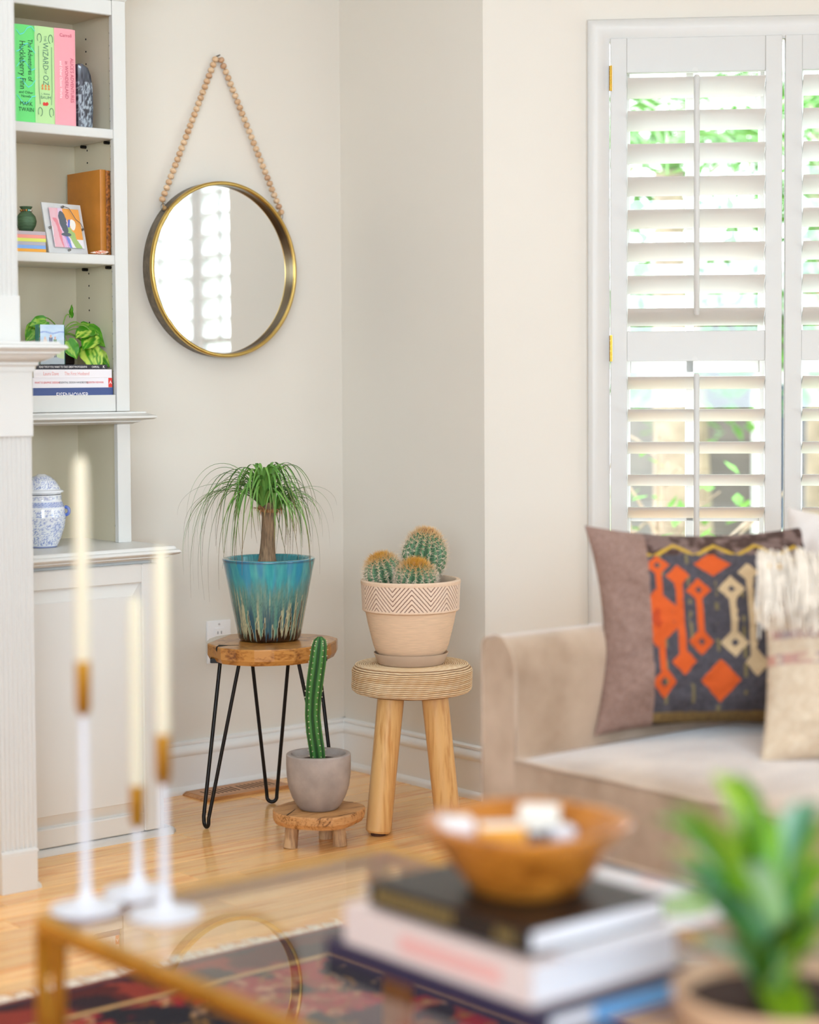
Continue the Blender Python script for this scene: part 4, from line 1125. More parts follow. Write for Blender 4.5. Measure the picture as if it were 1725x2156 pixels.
cream = sstep(0.55, 0.72, vnoise(s * 1.35 + 20, h * 0.9)) * sstep(0.72, 0.45, h) * sstep(0.02, 0.15, h)
c = mixc(c, lin('#cbbf94'), cream * 0.8)
speck = sstep(0.55, 0.75, fbm(s * 7, h * 60, 2)) * sstep(0.8, 0.4, h)
c = mixc(c, lin('#3a5a55'), speck * 0.6)
# dark bare runs rising from the foot, pale rims beside them
runs = np.zeros_like(h); rim_ = np.zeros_like(h)
r6 = random.Random(4)
ang = -math.pi
while ang < math.pi:
    w = r6.uniform(0.012, 0.034); top_h = r6.choice((0.18, 0.26, 0.34, 0.42, 0.5))
    cen = ang + 0.03 * np.sin(h * 14 + ang * 9)
    ww = w * (1.0 + 3.2 * np.clip(0.20 - h, 0, 1) * 4) * (h < top_h) * (0.55 + 0.45 * sstep(top_h, top_h - 0.2, h))
    d = np.abs((a - cen + math.pi) % (2 * math.pi) - math.pi)
    runs = np.maximum(runs, d < ww * 0.75); rim_ = np.maximum(rim_, (d < ww * 0.75 + 0.022) * (h < top_h + 0.06))
    ang += r6.uniform(0.13, 0.26)
c = mixc(c, lin('#cabd90'), rim_ * 0.55); c = mixc(c, lin('#2b160e'), runs * sstep(0.62, 0.5, h))
c = mixc(c, lin('#24120c'), sstep(0.09, 0.03, h + 0.16 * (vnoise(s * 2.6 + 3, h * 0.5) - 0.5)))
c = mixc(c, lin('#3a2f4c'), 0.55 * (np.abs(h - 0.985) < 0.012) * (rr > 0.119))
inn = (np.arange(len(v)) % len(prof)) >= len(prof) - 5
c = np.where(inn[:, None], mixc(lin('#4aa3a8'), lin('#2f6f78'), vnoise(s * 8, h * 40)), c)
obj('pot', (v, f), vcol('teal_glaze', 0.12, coat=0.7, coat_rough=0.05), o, smooth=50, cols=c)
SOIL = mat('potting_soil', '#3a2418', 0.95, vary=0.5, scale=120, bump=0.8, bscale=150)
obj('soil', lathe([(0, 0.19), (0.05, 0.192), (0.1065, 0.188)], 40, PX, PY, PZ), SOIL, o)
TB = np.array([PX - 0.005 * RV[0], PY - 0.005 * RV[1], PZ + 0.188])
zt = PZ + 0.365
tp = [TB + (np.array([TB[0] + 0.006 * RV[0], TB[1] + 0.006 * RV[1], zt]) - TB) * t for t in np.linspace(0, 1, 14)]
tr_ = [0.030, 0.0265, 0.0235, 0.0215, 0.0200, 0.0190, 0.0183, 0.0178, 0.0175, 0.0172, 0.0170, 0.0175, 0.0185, 0.012]
vt, ft_ = tube(tp, tr_, 22)
obj('trunk', (vt, ft_), mat('palm_bark', '#93765a', 0.9, vary=0.45, scale=3.0, stretch=(60, 60, 9), bump=0.9, bscale=6), o, smooth=70)
CR = np.array([tp[-1][0], tp[-1][1], zt - 0.024])
rl = random.Random(14)
LM = vcol('palm_leaf', 0.45)
def grass_leaf(c0, azr, azf, reach, rise, drop, w, curl=0.0, brown=0.25, k=22, name='leaf'):
    d = RV * azr + FV * azf; d = d / np.linalg.norm(d)
    sd = np.cross(d, ZV)
    p0 = c0 + d * 0.010
    p1 = p0 + d * reach * 0.22 + ZV * rise * 1.25
    p2 = p0 + d * reach * 1.02 + ZV * rise * 1.0 + sd * curl * 0.4
    p3 = p0 + d * reach * (1.04 - 0.25 * min(1, drop / 0.35)) - ZV * drop + sd * curl
    P_ = bez(p0, p1, p2, p3, k)
    t = np.linspace(0, 1, k)
    wd = w * (0.55 + 0.45 * np.sin(np.pi * np.minimum(1, t * 1.3 + 0.05)) ) * (1 - t ** 2.2) + 0.0006
    v, f = ribbon(P_, wd, sd, 0.35)
    g1 = mixc(lin('#3f7a2a'), lin('#86b254'), np.repeat(0.2 + 0.6 * rl.random() + 0 * t, 3))
    cc = mixc(g1, lin('#7a3f26'), np.repeat(sstep(1 - brown, 1.02, t), 3) * 0.9)
    obj(name, (v, f), LM, o, smooth=180, cols=cc)
for i in range(104):         # main head, leaning to the left
    az = rl.uniform(0, 2 * math.pi)
    x_, y_ = math.cos(az), math.sin(az)
    left = max(0, -x_)
    reach = rl.uniform(0.06, 0.14) + 0.12 * left * rl.random()
    grass_leaf(CR + np.array([-0.012 * RV[0], -0.012 * RV[1], 0.012]), x_ - 0.15, y_, reach, rl.uniform(0.06, 0.145), rl.uniform(-0.02, 0.17) * (0.5 + reach / 0.2), rl.uniform(0.006, 0.0105), rl.uniform(-0.075, 0.075), rl.uniform(0.1, 0.4))
for i in range(40):          # lower side head on the right
    az = rl.uniform(-1.9, 1.9)
    grass_leaf(CR + np.array([0.016 * RV[0], 0.016 * RV[1], 0.0]), math.cos(az) + 0.1, math.sin(az), rl.uniform(0.05, 0.125), rl.uniform(0.03, 0.075), rl.uniform(-0.02, 0.13), rl.uniform(0.005, 0.0085), rl.uniform(-0.02, 0.02), rl.uniform(0.1, 0.4))
for rc, rs, dr_, fz, cu in ((0.205, 0.070, 0.115, -0.3, 0.03), (0.195, 0.085, 0.205, -0.2, 0.05), (0.225, 0.06, 0.09, 0.2, 0.02), (0.17, 0.075, 0.245, -0.5, 0.0), (0.215, 0.075, 0.02, 0.1, -0.02), (0.15, 0.06, 0.21, -0.9, 0.01), (0.18, 0.08, 0.16, 0.5, -0.03)):
    grass_leaf(CR + np.array([-0.012 * RV[0], -0.012 * RV[1], 0.012]), -1.0, fz, rc, rs, dr_, 0.006, cu, 0.55, 26)
for rc, rs, dr_, fz in ((0.125, 0.05, 0.165, -0.4), (0.14, 0.06, 0.10, 0.1), (0.11, 0.055, 0.15, -0.8), (0.155, 0.075, -0.012, 0.3), (0.145, 0.078, 0.03, -0.2)):
    grass_leaf(CR + np.array([0.016 * RV[0], 0.016 * RV[1], 0.0]), 1.0, fz, rc, rs, dr_, 0.0055, -0.01, 0.5, 24)
HUSK = mat('dry_husk', '#b98a5e', 0.8, vary=0.3, scale=60)
for i in range(34):
    az = rl.uniform(0, 2 * math.pi); d = RV * math.cos(az) + FV * math.sin(az)
    c0 = np.array([CR[0], CR[1], zt - 0.028]) + d * 0.016
    P_ = bez(c0, c0 + d * 0.012 + ZV * 0.012, c0 + d * 0.024 + ZV * 0.018, c0 + d * rl.uniform(0.018, 0.034) + ZV * rl.uniform(-0.012, 0.03), 7)
    obj('dry_husk', ribbon(P_, [0.011, 0.010, 0.009, 0.007, 0.005, 0.003, 0.001], np.cross(d, ZV), 0.4), HUSK, o)

# ------------------------------------------------------------------ rope stool
SC = np.array([-0.360, -0.752]); SZ = 0.430
o = thing('rope_stool', 'round stool wrapped in straw rope on thick pale wooden legs', 'stool', (SC[0], SC[1], 0))
pr = [(0.0, SZ - 0.078)]
Rr, th_, nr = 0.156, 0.076, 14
def coil(rfun, zfun, n, sub=7):
    L_ = []
    for i in range(n):
        for j in range(sub):
            L_.append((i, j / sub))
    return L_
rope = 0.0028
path2 = []
path2.append((0.10, SZ - th_))
nrow = 14
for i in range(nrow):
    zc_ = SZ - th_ + 0.004 + (th_ - 0.008) * (i + 0.5) / nrow
    inset = 0.0 + 0.010 * max(0, (abs(i - nrow / 2 + 0.5) - 4.6)) ** 2 * 0.18
    hgt = (th_ - 0.008) / nrow / 2
    for j in range(8):
        t = -math.pi / 2 + math.pi * (j + 0.5) / 8
        path2.append((Rr - inset - 0.004 + 0.0052 * math.cos(t), zc_ + hgt * math.sin(t)))
ntop = 26
for i in range(ntop):
    rc_ = (Rr - 0.008) * (1 - (i + 0.5) / ntop)
    hw = (Rr - 0.008) / ntop / 2
    for j in range(6):
        t = math.pi * (j + 0.5) / 6
        path2.append((max(0, rc_ + hw * math.cos(t)), SZ - 0.0028 + 0.0028 * math.sin(t)))
path2.append((0, SZ - 0.002))
nA = 220
pr = np.array(path2); V = np.zeros((nA, len(pr), 3))
for i in range(nA):
    t = 2 * math.pi * i / nA
    wob = 0.0008 * np.sin(5 * t + pr[:, 1] * 90) + 0.0009 * (vnoise(np.full(len(pr), i * 0.55), pr[:, 1] * 400 + pr[:, 0] * 300) - 0.5)
    sag = 0.0022 * (vnoise(np.full(len(pr), i * 0.09), pr[:, 1] * 40) - 0.5)
    V[i, :, 0] = SC[0] + (pr[:, 0] + wob * (pr[:, 0] > 0.02)) * math.cos(t); V[i, :, 1] = SC[1] + (pr[:, 0] + wob * (pr[:, 0] > 0.02)) * math.sin(t); V[i, :, 2] = pr[:, 1] + sag * (pr[:, 1] < SZ - 0.006)
i_, k_ = np.meshgrid(np.arange(nA), np.arange(len(pr)), indexing='ij')
twist = np.sin(i_ * 1.05 + k_ * 0.7)
rowtone = vnoise(k_ / 8.0 * 0.9, i_ * 0.05)
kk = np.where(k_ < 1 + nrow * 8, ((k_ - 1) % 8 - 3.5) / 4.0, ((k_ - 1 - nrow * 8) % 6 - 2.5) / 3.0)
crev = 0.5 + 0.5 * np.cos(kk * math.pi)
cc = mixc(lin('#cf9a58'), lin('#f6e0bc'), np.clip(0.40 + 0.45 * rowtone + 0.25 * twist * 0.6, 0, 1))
cc = mixc(lin('#7c4a1e'), cc, np.clip(0.10 + 1.35 * crev, 0, 1))  # crevice shade between the rope turns is put into the colour
obj('rope_seat', (V.reshape(-1, 3), grid_faces(nA, len(pr), close_u=True)), vcol('straw_rope', 0.75, bump=0.35, bscale=420), o, smooth=180, cols=cc.reshape(-1, 3))
obj('seat_base', lathe([(0, 0), (0.13, 0), (0.13, 0.02), (0, 0.02)], 40, SC[0], SC[1], SZ - th_ - 0.001), mat('dark_underside', '#8a6238', 0.8), o)
PINE = wood('pale_legwood', '#c98f4e', '#e6b878', 0.45, scale=(26, 26, 2.2), coat=0.1, bump=0.1)
for sr in (-1, 1):
    for sf in (-1, 1):
        top_ = np.array([SC[0], SC[1], 0]) + RV * sr * (0.056 + 0.002 * sr) + FV * sf * 0.058
        bot_ = np.array([SC[0], SC[1], 0]) + RV * (sr * 0.091 + 0.002) + FV * sf * 0.086
        A = np.array([top_[0], top_[1], SZ - th_ + 0.002]); B = np.array([bot_[0], bot_[1], 0.007])
        lg = obj('leg', tube([A, A + (B - A) * 0.5, A + (B - A) * 0.985, B], [0.0345, 0.0335, 0.033, 0.029], 14), PINE, o, smooth=30)
        obj('foot_pad', lathe([(0, 0), (0.019, 0), (0.019, 0.0075), (0, 0.0075)], 14, B[0], B[1], 0.0), mat('felt_pad', '#5a3a28', 0.9), lg)

# ------------------------------------------------------------------ barrel cacti in the chevron pot
CZ = SZ + 0.0006
o = thing('barrel_cactus_pot', 'three spiny barrel cacti in a beige chevron banded pot', 'potted plant', (SC[0], SC[1], CZ))
cxp, cyp = SC[0] - 0.002 * RV[0], SC[1] - 0.002 * RV[1]
CLAY = '#dcb892'
claym = mat('beige_clay', '#dfc0a0', 0.7, vary=0.10, scale=5, stretch=(6, 6, 130), bump=0.06, bscale=60)
obj('saucer', lathe([(0, 0), (0.083, 0), (0.086, 0.002), (0.0965, 0.026), (0.0975, 0.0285), (0.0955, 0.029), (0.084, 0.008), (0, 0.007)], 72, cxp, cyp, CZ), mat('saucer_clay', '#cdb39a', 0.7, vary=0.08, scale=8), o, smooth=40)
bodyp = [(0, 0.0075), (0.070, 0.0075), (0.078, 0.014), (0.0865, 0.027), (0.0935, 0.036), (0.0985, 0.050), (0.112, 0.105), (0.1185, 0.138), (0.1185, 0.150)]
obj('pot_body', lathe(bodyp, 96, cxp, cyp, CZ), claym, o, smooth=40)
band = [(0.1185, 0.1375), (0.1235, 0.1385), (0.1265, 0.1415), (0.1262, 0.1445)]
nb_ = 74
for i in range(nb_): band.append((0.1262 + 0.0030 * i / (nb_ - 1), 0.1450 + 0.0640 * i / (nb_ - 1)))
band += [(0.1300, 0.2110), (0.1298, 0.2170), (0.1275, 0.2190), (0.1190, 0.2190), (0.1165, 0.2165), (0.1150, 0.20), (0.1150, 0.185)]
nA = 640
v, f = lathe(band, nA, cxp, cyp, CZ)
a = np.arctan2(v[:, 1] - cyp, v[:, 0] - cxp); z = v[:, 2] - CZ; rad = np.hypot(v[:, 0] - cxp, v[:, 1] - cyp)
per = 2 * math.pi / 8
a0 = math.atan2(-FV[1], -FV[0]) + 0.02
tri = np.abs(((a - a0) / per) % 1.0 - 0.5) * per * 0.128
val = ((z - 1.10 * tri) / 0.0122) % 1.0
inb = (z > 0.1455) & (z < 0.2085) & (rad > 0.124)
line = inb & (val < 0.22)
shift = np.where(line, -0.0011, 0.0)
v[:, 0] += shift * np.cos(a); v[:, 1] += shift * np.sin(a)
cc = mixc(lin('#e6cab0'), lin('#dcbc9e'), fbm(a * 20, z * 200))
cc = np.where(inb[:, None], mixc(lin('#e8d0bb'), lin('#dfc2a8'), fbm(a * 30, z * 90)), cc)
cc = np.where(line[:, None], np.array(lin('#6b4032')), cc)
obj('pot_band', (v, f), vcol('chevron_clay', 0.75), o, smooth=40, cols=cc)
obj('soil', lathe([(0, 0.196), (0.06, 0.194), (0.116, 0.192)], 40, cxp, cyp, CZ), mat('dark_grit', '#241915', 0.95, vary=0.5, scale=200, bump=0.7, bscale=260), o)
rc = random.Random(31)
def barrel(cen, R_, H_, ribs, tilt, name, yellow):
    """ribbed body plus its spines; H_ = half height"""
    cen = np.array(cen); ax = np.array([tilt[0], tilt[1], 1.0]); ax /= np.linalg.norm(ax)
    u = np.cross(ax, np.array([1.0, 0, 0])); u /= np.linalg.norm(u); w = np.cross(ax, u)
    nA_, nZ = ribs * 6, 30; V = []; C_ = []
    def pt(t, ph, grow=1.0):
        rib = math.cos(ribs * t)
        q = math.sin(ph); r_ = R_ * q * (1 + 0.085 * rib * min(1, q * 1.6))
        return cen + (u * math.cos(t) + w * math.sin(t)) * r_ * grow + ax * (-H_ * math.cos(ph) - 0.10 * H_ * math.exp(-(math.pi - ph) ** 2 / 0.03))
    for i in range(nA_):
        for j in range(nZ):
            ph = math.pi * (0.08 + 0.92 * j / (nZ - 1)); t = 2 * math.pi * i / nA_
            V.append(pt(t, ph))
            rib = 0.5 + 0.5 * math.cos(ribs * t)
            C_.append(mixc(np.array(lin('#1c4427')), np.array(lin('#6b9468')), np.array(0.15 + 0.65 * rib)))  # shade in the grooves between ribs is painted into the skin colour
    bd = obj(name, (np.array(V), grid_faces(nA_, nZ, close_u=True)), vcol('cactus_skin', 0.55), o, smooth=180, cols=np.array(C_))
    SV, SF, SCc = [], [], []
    for i in range(ribs):
        t = 2 * math.pi * i / ribs
        for j in range(13):
            ph = math.pi * (0.22 + 0.775 * (j + 0.5 * (i % 2)) / 13.0)
            if ph > math.pi * 0.995: continue
            p = pt(t, ph); nn = p - cen; nn = nn - ax * (nn @ ax) * (1 - R_ / max(H_, R_)); nn /= np.linalg.norm(nn)
            topness = sstep(0.55, 0.95, ph / math.pi)
            for k in range(14):
                d = nn * rc.uniform(0.25, 1.1) + np.array([rc.gauss(0, 0.65), rc.gauss(0, 0.65), rc.gauss(0, 0.65)]); d += ax * 0.5 * topness; d /= np.linalg.norm(d)
                L_ = rc.uniform(0.009, 0.017) * (1 + 0.35 * topness)
                s1 = np.cross(d, np.array([0.31, 0.57, 0.76])); s1 /= np.linalg.norm(s1); s2 = np.cross(d, s1)
                w_ = 0.00065
                n0 = len(SV)
                SV += [p + s1 * w_, p - s1 * w_ * 0.5 + s2 * w_ * 0.87, p - s1 * w_ * 0.5 - s2 * w_ * 0.87, p + d * L_]
                SF += [(n0, n0 + 1, n0 + 3), (n0 + 1, n0 + 2, n0 + 3), (n0 + 2, n0, n0 + 3)]
                cl = mixc(np.array(lin('#efdcc4')), np.array(lin('#e2a63a')), np.array(np.clip(topness * yellow + rc.uniform(-0.1, 0.15), 0, 1)))
                SCc += [cl * 0.85] * 3 + [cl]
    obj('spines', (np.array(SV), SF), vcol('cactus_spine', 0.5), bd, cols=np.array(SCc), kind='stuff')
    for k in range(6):
        a_ = rc.uniform(0, 6.28); q = cen + ax * (H_ * 1.0) + (u * math.cos(a_) + w * math.sin(a_)) * R_ * 0.28
        obj('flower_bud', lathe([(0, -0.002), (0.003, 0), (0.0034, 0.003), (0.0022, 0.0065), (0, 0.0075)], 8, q[0], q[1], q[2]), mat('bud_brown', '#a5714f', 0.8), bd, smooth=60)
pc = np.array([cxp, cyp, 0])
barrel(pc + RV * -0.070 + FV * 0.0 + ZV * (CZ + 0.236), 0.0475, 0.043, 17, (-0.25 * RV[0], -0.25 * RV[1]), 'left_cactus', 1.0)
barrel(pc + RV * 0.013 + FV * -0.045 + ZV * (CZ + 0.226), 0.0500, 0.041, 18, (0.05 * RV[0] - 0.25 * FV[0], 0.05 * RV[1] - 0.25 * FV[1]), 'front_cactus', 1.0)
barrel(pc + RV * 0.036 + FV * 0.050 + ZV * (CZ + 0.272), 0.0545, 0.068, 19, (0.12 * RV[0], 0.12 * RV[1]), 'tall_cactus', 0.7)

# ------------------------------------------------------------------ small plant stand, concrete pot, column cactus
TC = np.array([-0.656, -0.737]); TZ = 0.090
o = thing('plant_stand', 'tiny three-legged rustic wooden stool under the concrete pot', 'stool', (TC[0], TC[1], 0))
out = []
for i in range(26):
    t = 2 * math.pi * i / 26; p_ = 2.7
    r_ = 0.108 * (abs(math.cos(t + 0.5)) ** p_ + abs(math.sin(t + 0.5)) ** p_) ** (-1 / p_) * (1 + 0.02 * math.sin(5 * t))
    out.append((r_ * math.cos(t), r_ * math.sin(t)))
ELM = wood('rustic_elm', '#4f2c12', '#cb9660', 0.55, scale=(5, 60, 40), mid='#b07a45', bump=0.8, ring=0.6, off=False)
obj('seat', slab(TC[0], TC[1], out, 0.058, TZ, 0.004, 0.94), ELM, o)
for x_, y_, L_ in ((-0.100, -0.075, 0.06), (-0.085, -0.085, 0.02)):
    obj('crack', slab(TC[0], TC[1], [(-0.078, -0.078), (-0.070, -0.050), (-0.060, -0.01), (-0.058, -0.01), (-0.067, -0.050), (-0.074, -0.080)], TZ - 0.03, TZ + 0.0003), DARK, o) if L_ > 0.03 else None
for i, fpos in enumerate(((-0.734, -0.722), (-0.628, -0.788), (-0.606, -0.700))):
    d = np.array(fpos) - TC; tp_ = TC + d * 0.92
    obj('leg', tube([(tp_[0], tp_[1], 0.062), (fpos[0] * 0.5 + tp_[0] * 0.5 + 0.001, fpos[1] * 0.5 + tp_[1] * 0.5, 0.032), (fpos[0], fpos[1], 0.0)], [0.0180, 0.0170, 0.0178], 14), wood('branch_leg', '#9a7250', '#c9a47a', 0.6, scale=(40, 40, 6), bump=0.4), o, smooth=40)
KZ = TZ + 0.0004
o = thing('column_cactus_pot', 'tall ribbed column cactus in a round grey concrete pot', 'potted plant', (TC[0], TC[1], KZ))
cp = [(0, 0), (0.046, 0), (0.0495, 0.002), (0.058, 0.014), (0.068, 0.032), (0.0765, 0.058), (0.0805, 0.088), (0.0815, 0.115), (0.0812, 0.136), (0.0805, 0.1385), (0.079, 0.1395), (0.070, 0.1395), (0.0685, 0.138), (0.068, 0.125), (0, 0.11)]
obj('pot', lathe(cp, 72, TC[0] + 0.001, TC[1], KZ), mat('concrete', '#a4978f', 0.8, vary=0.2, scale=16, bump=0.12, bscale=150), o, smooth=50)
obj('soil', lathe([(0, 0.121), (0.03, 0.1235), (0.0685, 0.120)], 40, TC[0] + 0.001, TC[1], KZ), SOIL, o)
cb = np.array([TC[0], TC[1], KZ + 0.118])
lat = [(0.000, 0.0, 0.0172), (-0.003, 0.03, 0.0185), (-0.0095, 0.075, 0.0188), (-0.0130, 0.115, 0.0180), (-0.0110, 0.160, 0.0185), (-0.0060, 0.205, 0.0200), (0.0005, 0.250, 0.0200), (0.0050, 0.290, 0.0185), (0.0065, 0.308, 0.0140), (0.0068, 0.3155, 0.0055)]
lat = np.array(lat); zz = np.concatenate([np.linspace(0, 0.29, 40), np.linspace(0.295, 0.3155, 9)])
lx = np.interp(zz, lat[:, 1], lat[:, 0]); lr = np.interp(zz, lat[:, 1], lat[:, 2])
ribs = 6; nA_ = ribs * 10; V = []; C_ = []
for i in range(len(zz)):
    for j in range(nA_):
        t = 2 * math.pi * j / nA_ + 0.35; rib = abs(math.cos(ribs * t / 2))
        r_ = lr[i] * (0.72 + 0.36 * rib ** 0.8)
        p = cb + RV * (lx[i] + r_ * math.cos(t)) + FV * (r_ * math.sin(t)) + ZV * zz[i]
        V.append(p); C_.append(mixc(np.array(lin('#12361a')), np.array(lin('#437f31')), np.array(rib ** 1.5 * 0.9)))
F = grid_faces(len(zz), nA_, close_v=True); F.append(tuple((len(zz) - 1) * nA_ + j for j in range(nA_)))
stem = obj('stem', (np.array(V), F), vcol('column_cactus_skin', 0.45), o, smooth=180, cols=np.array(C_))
SV, SF = [], []
for k in range(ribs):
    t = 2 * math.pi * k / ribs - 0.0 + 0.0
    for i in range(2, len(zz) - 3, 2):
        th = t + 0.0
        r_ = lr[i] * 1.08
        p = cb + RV * (lx[i] + r_ * math.cos(th)) + FV * (r_ * math.sin(th)) + ZV * zz[i]
        for q in range(4):
            d = RV * math.cos(th) + FV * math.sin(th) + np.array([rc.gauss(0, 0.5), rc.gauss(0, 0.5), rc.gauss(0, 0.5)]); d /= np.linalg.norm(d)
            s1 = np.cross(d, ZV + 0.01); s1 /= np.linalg.norm(s1); s2 = np.cross(d, s1); n0 = len(SV); w_ = 0.0008
            SV += [p + s1 * w_, p - s1 * w_ + s2 * w_, p - s2 * w_, p + d * 0.0038]; SF += [(n0, n0 + 1, n0 + 3), (n0 + 1, n0 + 2, n0 + 3), (n0 + 2, n0, n0 + 3)]
obj('spines', (np.array(SV), SF), mat('pale_spine', '#e8d8b8', 0.6), stem, kind='stuff')

# ------------------------------------------------------------------ rug
RX0, RX1, RY0, RY1 = -3.1, -1.07, -3.95, -1.365
nx, ny = 300, 330
gx = np.linspace(RX0, RX1, nx); gy = np.linspace(RY0, RY1, ny)
X_, Y_ = np.meshgrid(gx, gy, indexing='ij')
e = np.minimum(np.minimum(RY1 - Y_, Y_ - RY0), np.minimum(X_ - RX0, RX1 - X_))
RED, NAVY, RUST, OCH, CRE, BRN = map(lambda q: np.array(lin(q)), ('#980f20', '#14121f', '#8a2f22', '#94692c', '#c79a74', '#4f1718'))
u = X_ * 11; w = Y_ * 11
n1 = fbm(u, w, 3); n2 = fbm(u * 1.3 + 31, w * 1.3 + 17, 3); n3 = fbm(u * 2.1 + 3, w * 2.1 + 57, 2)
mot = np.sin(u * 1.15 + 2 * n1) * np.sin(w * 1.15 + 2 * n2)
c = mixc(np.broadcast_to(RED, X_.shape + (3,)), NAVY, sstep(0.02, 0.12, mot))
c = mixc(c, RUST, sstep(0.1, 0.16, -mot) * (n3 > 0.5))
c = mixc(c, OCH, np.exp(-((n2 - 0.5) / 0.022) ** 2) * 0.9)
c = mixc(c, CRE, np.exp(-((n1 - 0.62) / 0.018) ** 2) * 0.8)
c = mixc(c, NAVY, sstep(0.60, 0.66, n2))
st = (e < 0.16)
c = np.where(st[..., None], mixc(mixc(np.broadcast_to(BRN, c.shape), RUST, sstep(0.45, 0.55, n1)), NAVY, (np.sin(u * 2.2) * np.sin(w * 2.2) > 0.35) * 0.8), c)
for a_, b_, cl in ((0.0, 0.022, '#8c4334'), (0.022, 0.034, '#3a2230'), (0.15, 0.165, '#c79a63'), (0.165, 0.178, '#231c2c')):
    c = np.where(((e >= a_) & (e < b_))[..., None], np.array(lin(cl)), c)
Zr = 0.0085 + 0.0012 * (fbm(X_ * 60, Y_ * 60, 2) - 0.5)
Zr = np.where(e < 0.004, 0.0045, Zr)
V = np.stack([X_, Y_, Zr], -1).reshape(-1, 3)
o = thing('persian_rug', 'dark red and navy patterned wool rug with white fringe under the glass table', 'rug', (-1.95, -2.6, 0.0))
obj('pile', (V, grid_faces(nx, ny)), vcol('rug_wool', 0.95, bump=0.5, bscale=500), o, cols=c.reshape(-1, 3))
obj('backing', box(RX0 + 0.002, RX1 - 0.002, RY0 + 0.002, RY1 - 0.002, 0.0005, 0.0045), mat('rug_backing', '#8a6a50', 0.9), o)
parts = []; rf = random.Random(5)
x = RX0
while x < RX1:
    L_ = rf.uniform(0.03, 0.062); dx = rf.uniform(-0.02, 0.02)
    parts.append(ribbon(np.array([(x, RY1 - 0.002, 0.006), (x + dx * 0.5, RY1 + L_ * 0.5, 0.006 + rf.uniform(0, 0.003)), (x + dx, RY1 + L_, 0.0025)]), [0.005, 0.006, 0.002], (1, 0, 0), 0.3))
    x += rf.uniform(0.003, 0.008)
obj('fringe', cat_(*parts), mat('fringe_cotton', '#efe3d2', 0.9), o, kind='stuff')

# ------------------------------------------------------------------ sofa
def fabric(name, c1, c2, scale=60, rough=0.85, sheen=0.4):
    if name in MATS: return MATS[name]
    m, nt, b = nodes_of(name); N, L = nt.nodes, nt.links; pset(b, lin(c1), rough, sheen=sheen)
    b.inputs['Sheen Roughness'].default_value = 0.4
    tc = N.new('ShaderNodeTexCoord')
    nz = N.new('ShaderNodeTexNoise'); nz.inputs['Scale'].default_value = scale * 0.12; nz.inputs['Detail'].default_value = 5
    L.new(tc.outputs['Object'], nz.inputs['Vector'])
    rp = N.new('ShaderNodeValToRGB'); rp.color_ramp.elements[0].position = 0.35; rp.color_ramp.elements[1].position = 0.68
    rp.color_ramp.elements[0].color = (*lin(c1), 1); rp.color_ramp.elements[1].color = (*lin(c2), 1)
    L.new(nz.outputs['Fac'], rp.inputs[0]); L.new(rp.outputs[0], b.inputs['Base Color'])
    n2 = N.new('ShaderNodeTexNoise'); n2.inputs['Scale'].default_value = 900; L.new(tc.outputs['Object'], n2.inputs['Vector'])
    bp = N.new('ShaderNodeBump'); bp.inputs['Strength'].default_value = 0.25; bp.inputs['Distance'].default_value = 0.002
    L.new(n2.outputs['Fac'], bp.inputs['Height']); L.new(bp.outputs[0], b.inputs['Normal'])
    MATS[name] = m; return m
VEL = fabric('taupe_velvet', '#ad9177', '#d0b59b', 60, sheen=0.9)
so = thing('sofa', 'taupe velvet sofa with rounded arm in front of the shuttered window', 'sofa', (-0.6, -2.7, 0))
SX0, SXB = -1.043, -0.12
def arm(y_out, y_in):
    s = 1 if y_in < y_out else -1
    r1, r2 = 0.022, 0.075
    zt_ = 0.668; p = [(y_out, 0.06)]
    for t in np.linspace(0, math.pi / 2, 7): p.append((y_out - s * r1 * (1 - math.cos(t)), zt_ - 0.004 - r1 + r1 * math.sin(t)))
    for t in np.linspace(0, math.pi / 2, 11): p.append((y_in + s * 0.055 * (1 - math.sin(t)), zt_ - r2 + r2 * math.cos(t)))
    p.append((y_in, 0.06))
    v, f = prism(p, 'x', SX0, SXB)
    return fix((v, f)), p
vf, ap = arm(-1.788, -1.882)
obj('arm', vf, VEL, so, smooth=35)
obj('arm_piping', tube([(SX0 + 0.001, q[0], q[1]) for q in ap], 0.0035, 6), VEL, so, smooth=60)
vf, ap = arm(-3.98, -3.886)
obj('arm', vf, VEL, so, smooth=35)
obj('base', rbox(SX0 + 0.012, SXB, -3.884, -1.884, 0.075, 0.268, 0.008, 2), VEL, so, smooth=40)
obj('back', rbox(-0.36, SXB, -3.884, -1.884, 0.262, 0.70, 0.05, 4), VEL, so, smooth=50)
for yy in (-1.84, -3.93):
    for xx in (SX0 + 0.05, SXB - 0.05):
        obj('leg', tube([(xx, yy, 0.062), (xx, yy, 0.0)], [0.022, 0.014], 12), mat('dark_leg_wood', '#3a2418', 0.4), so)
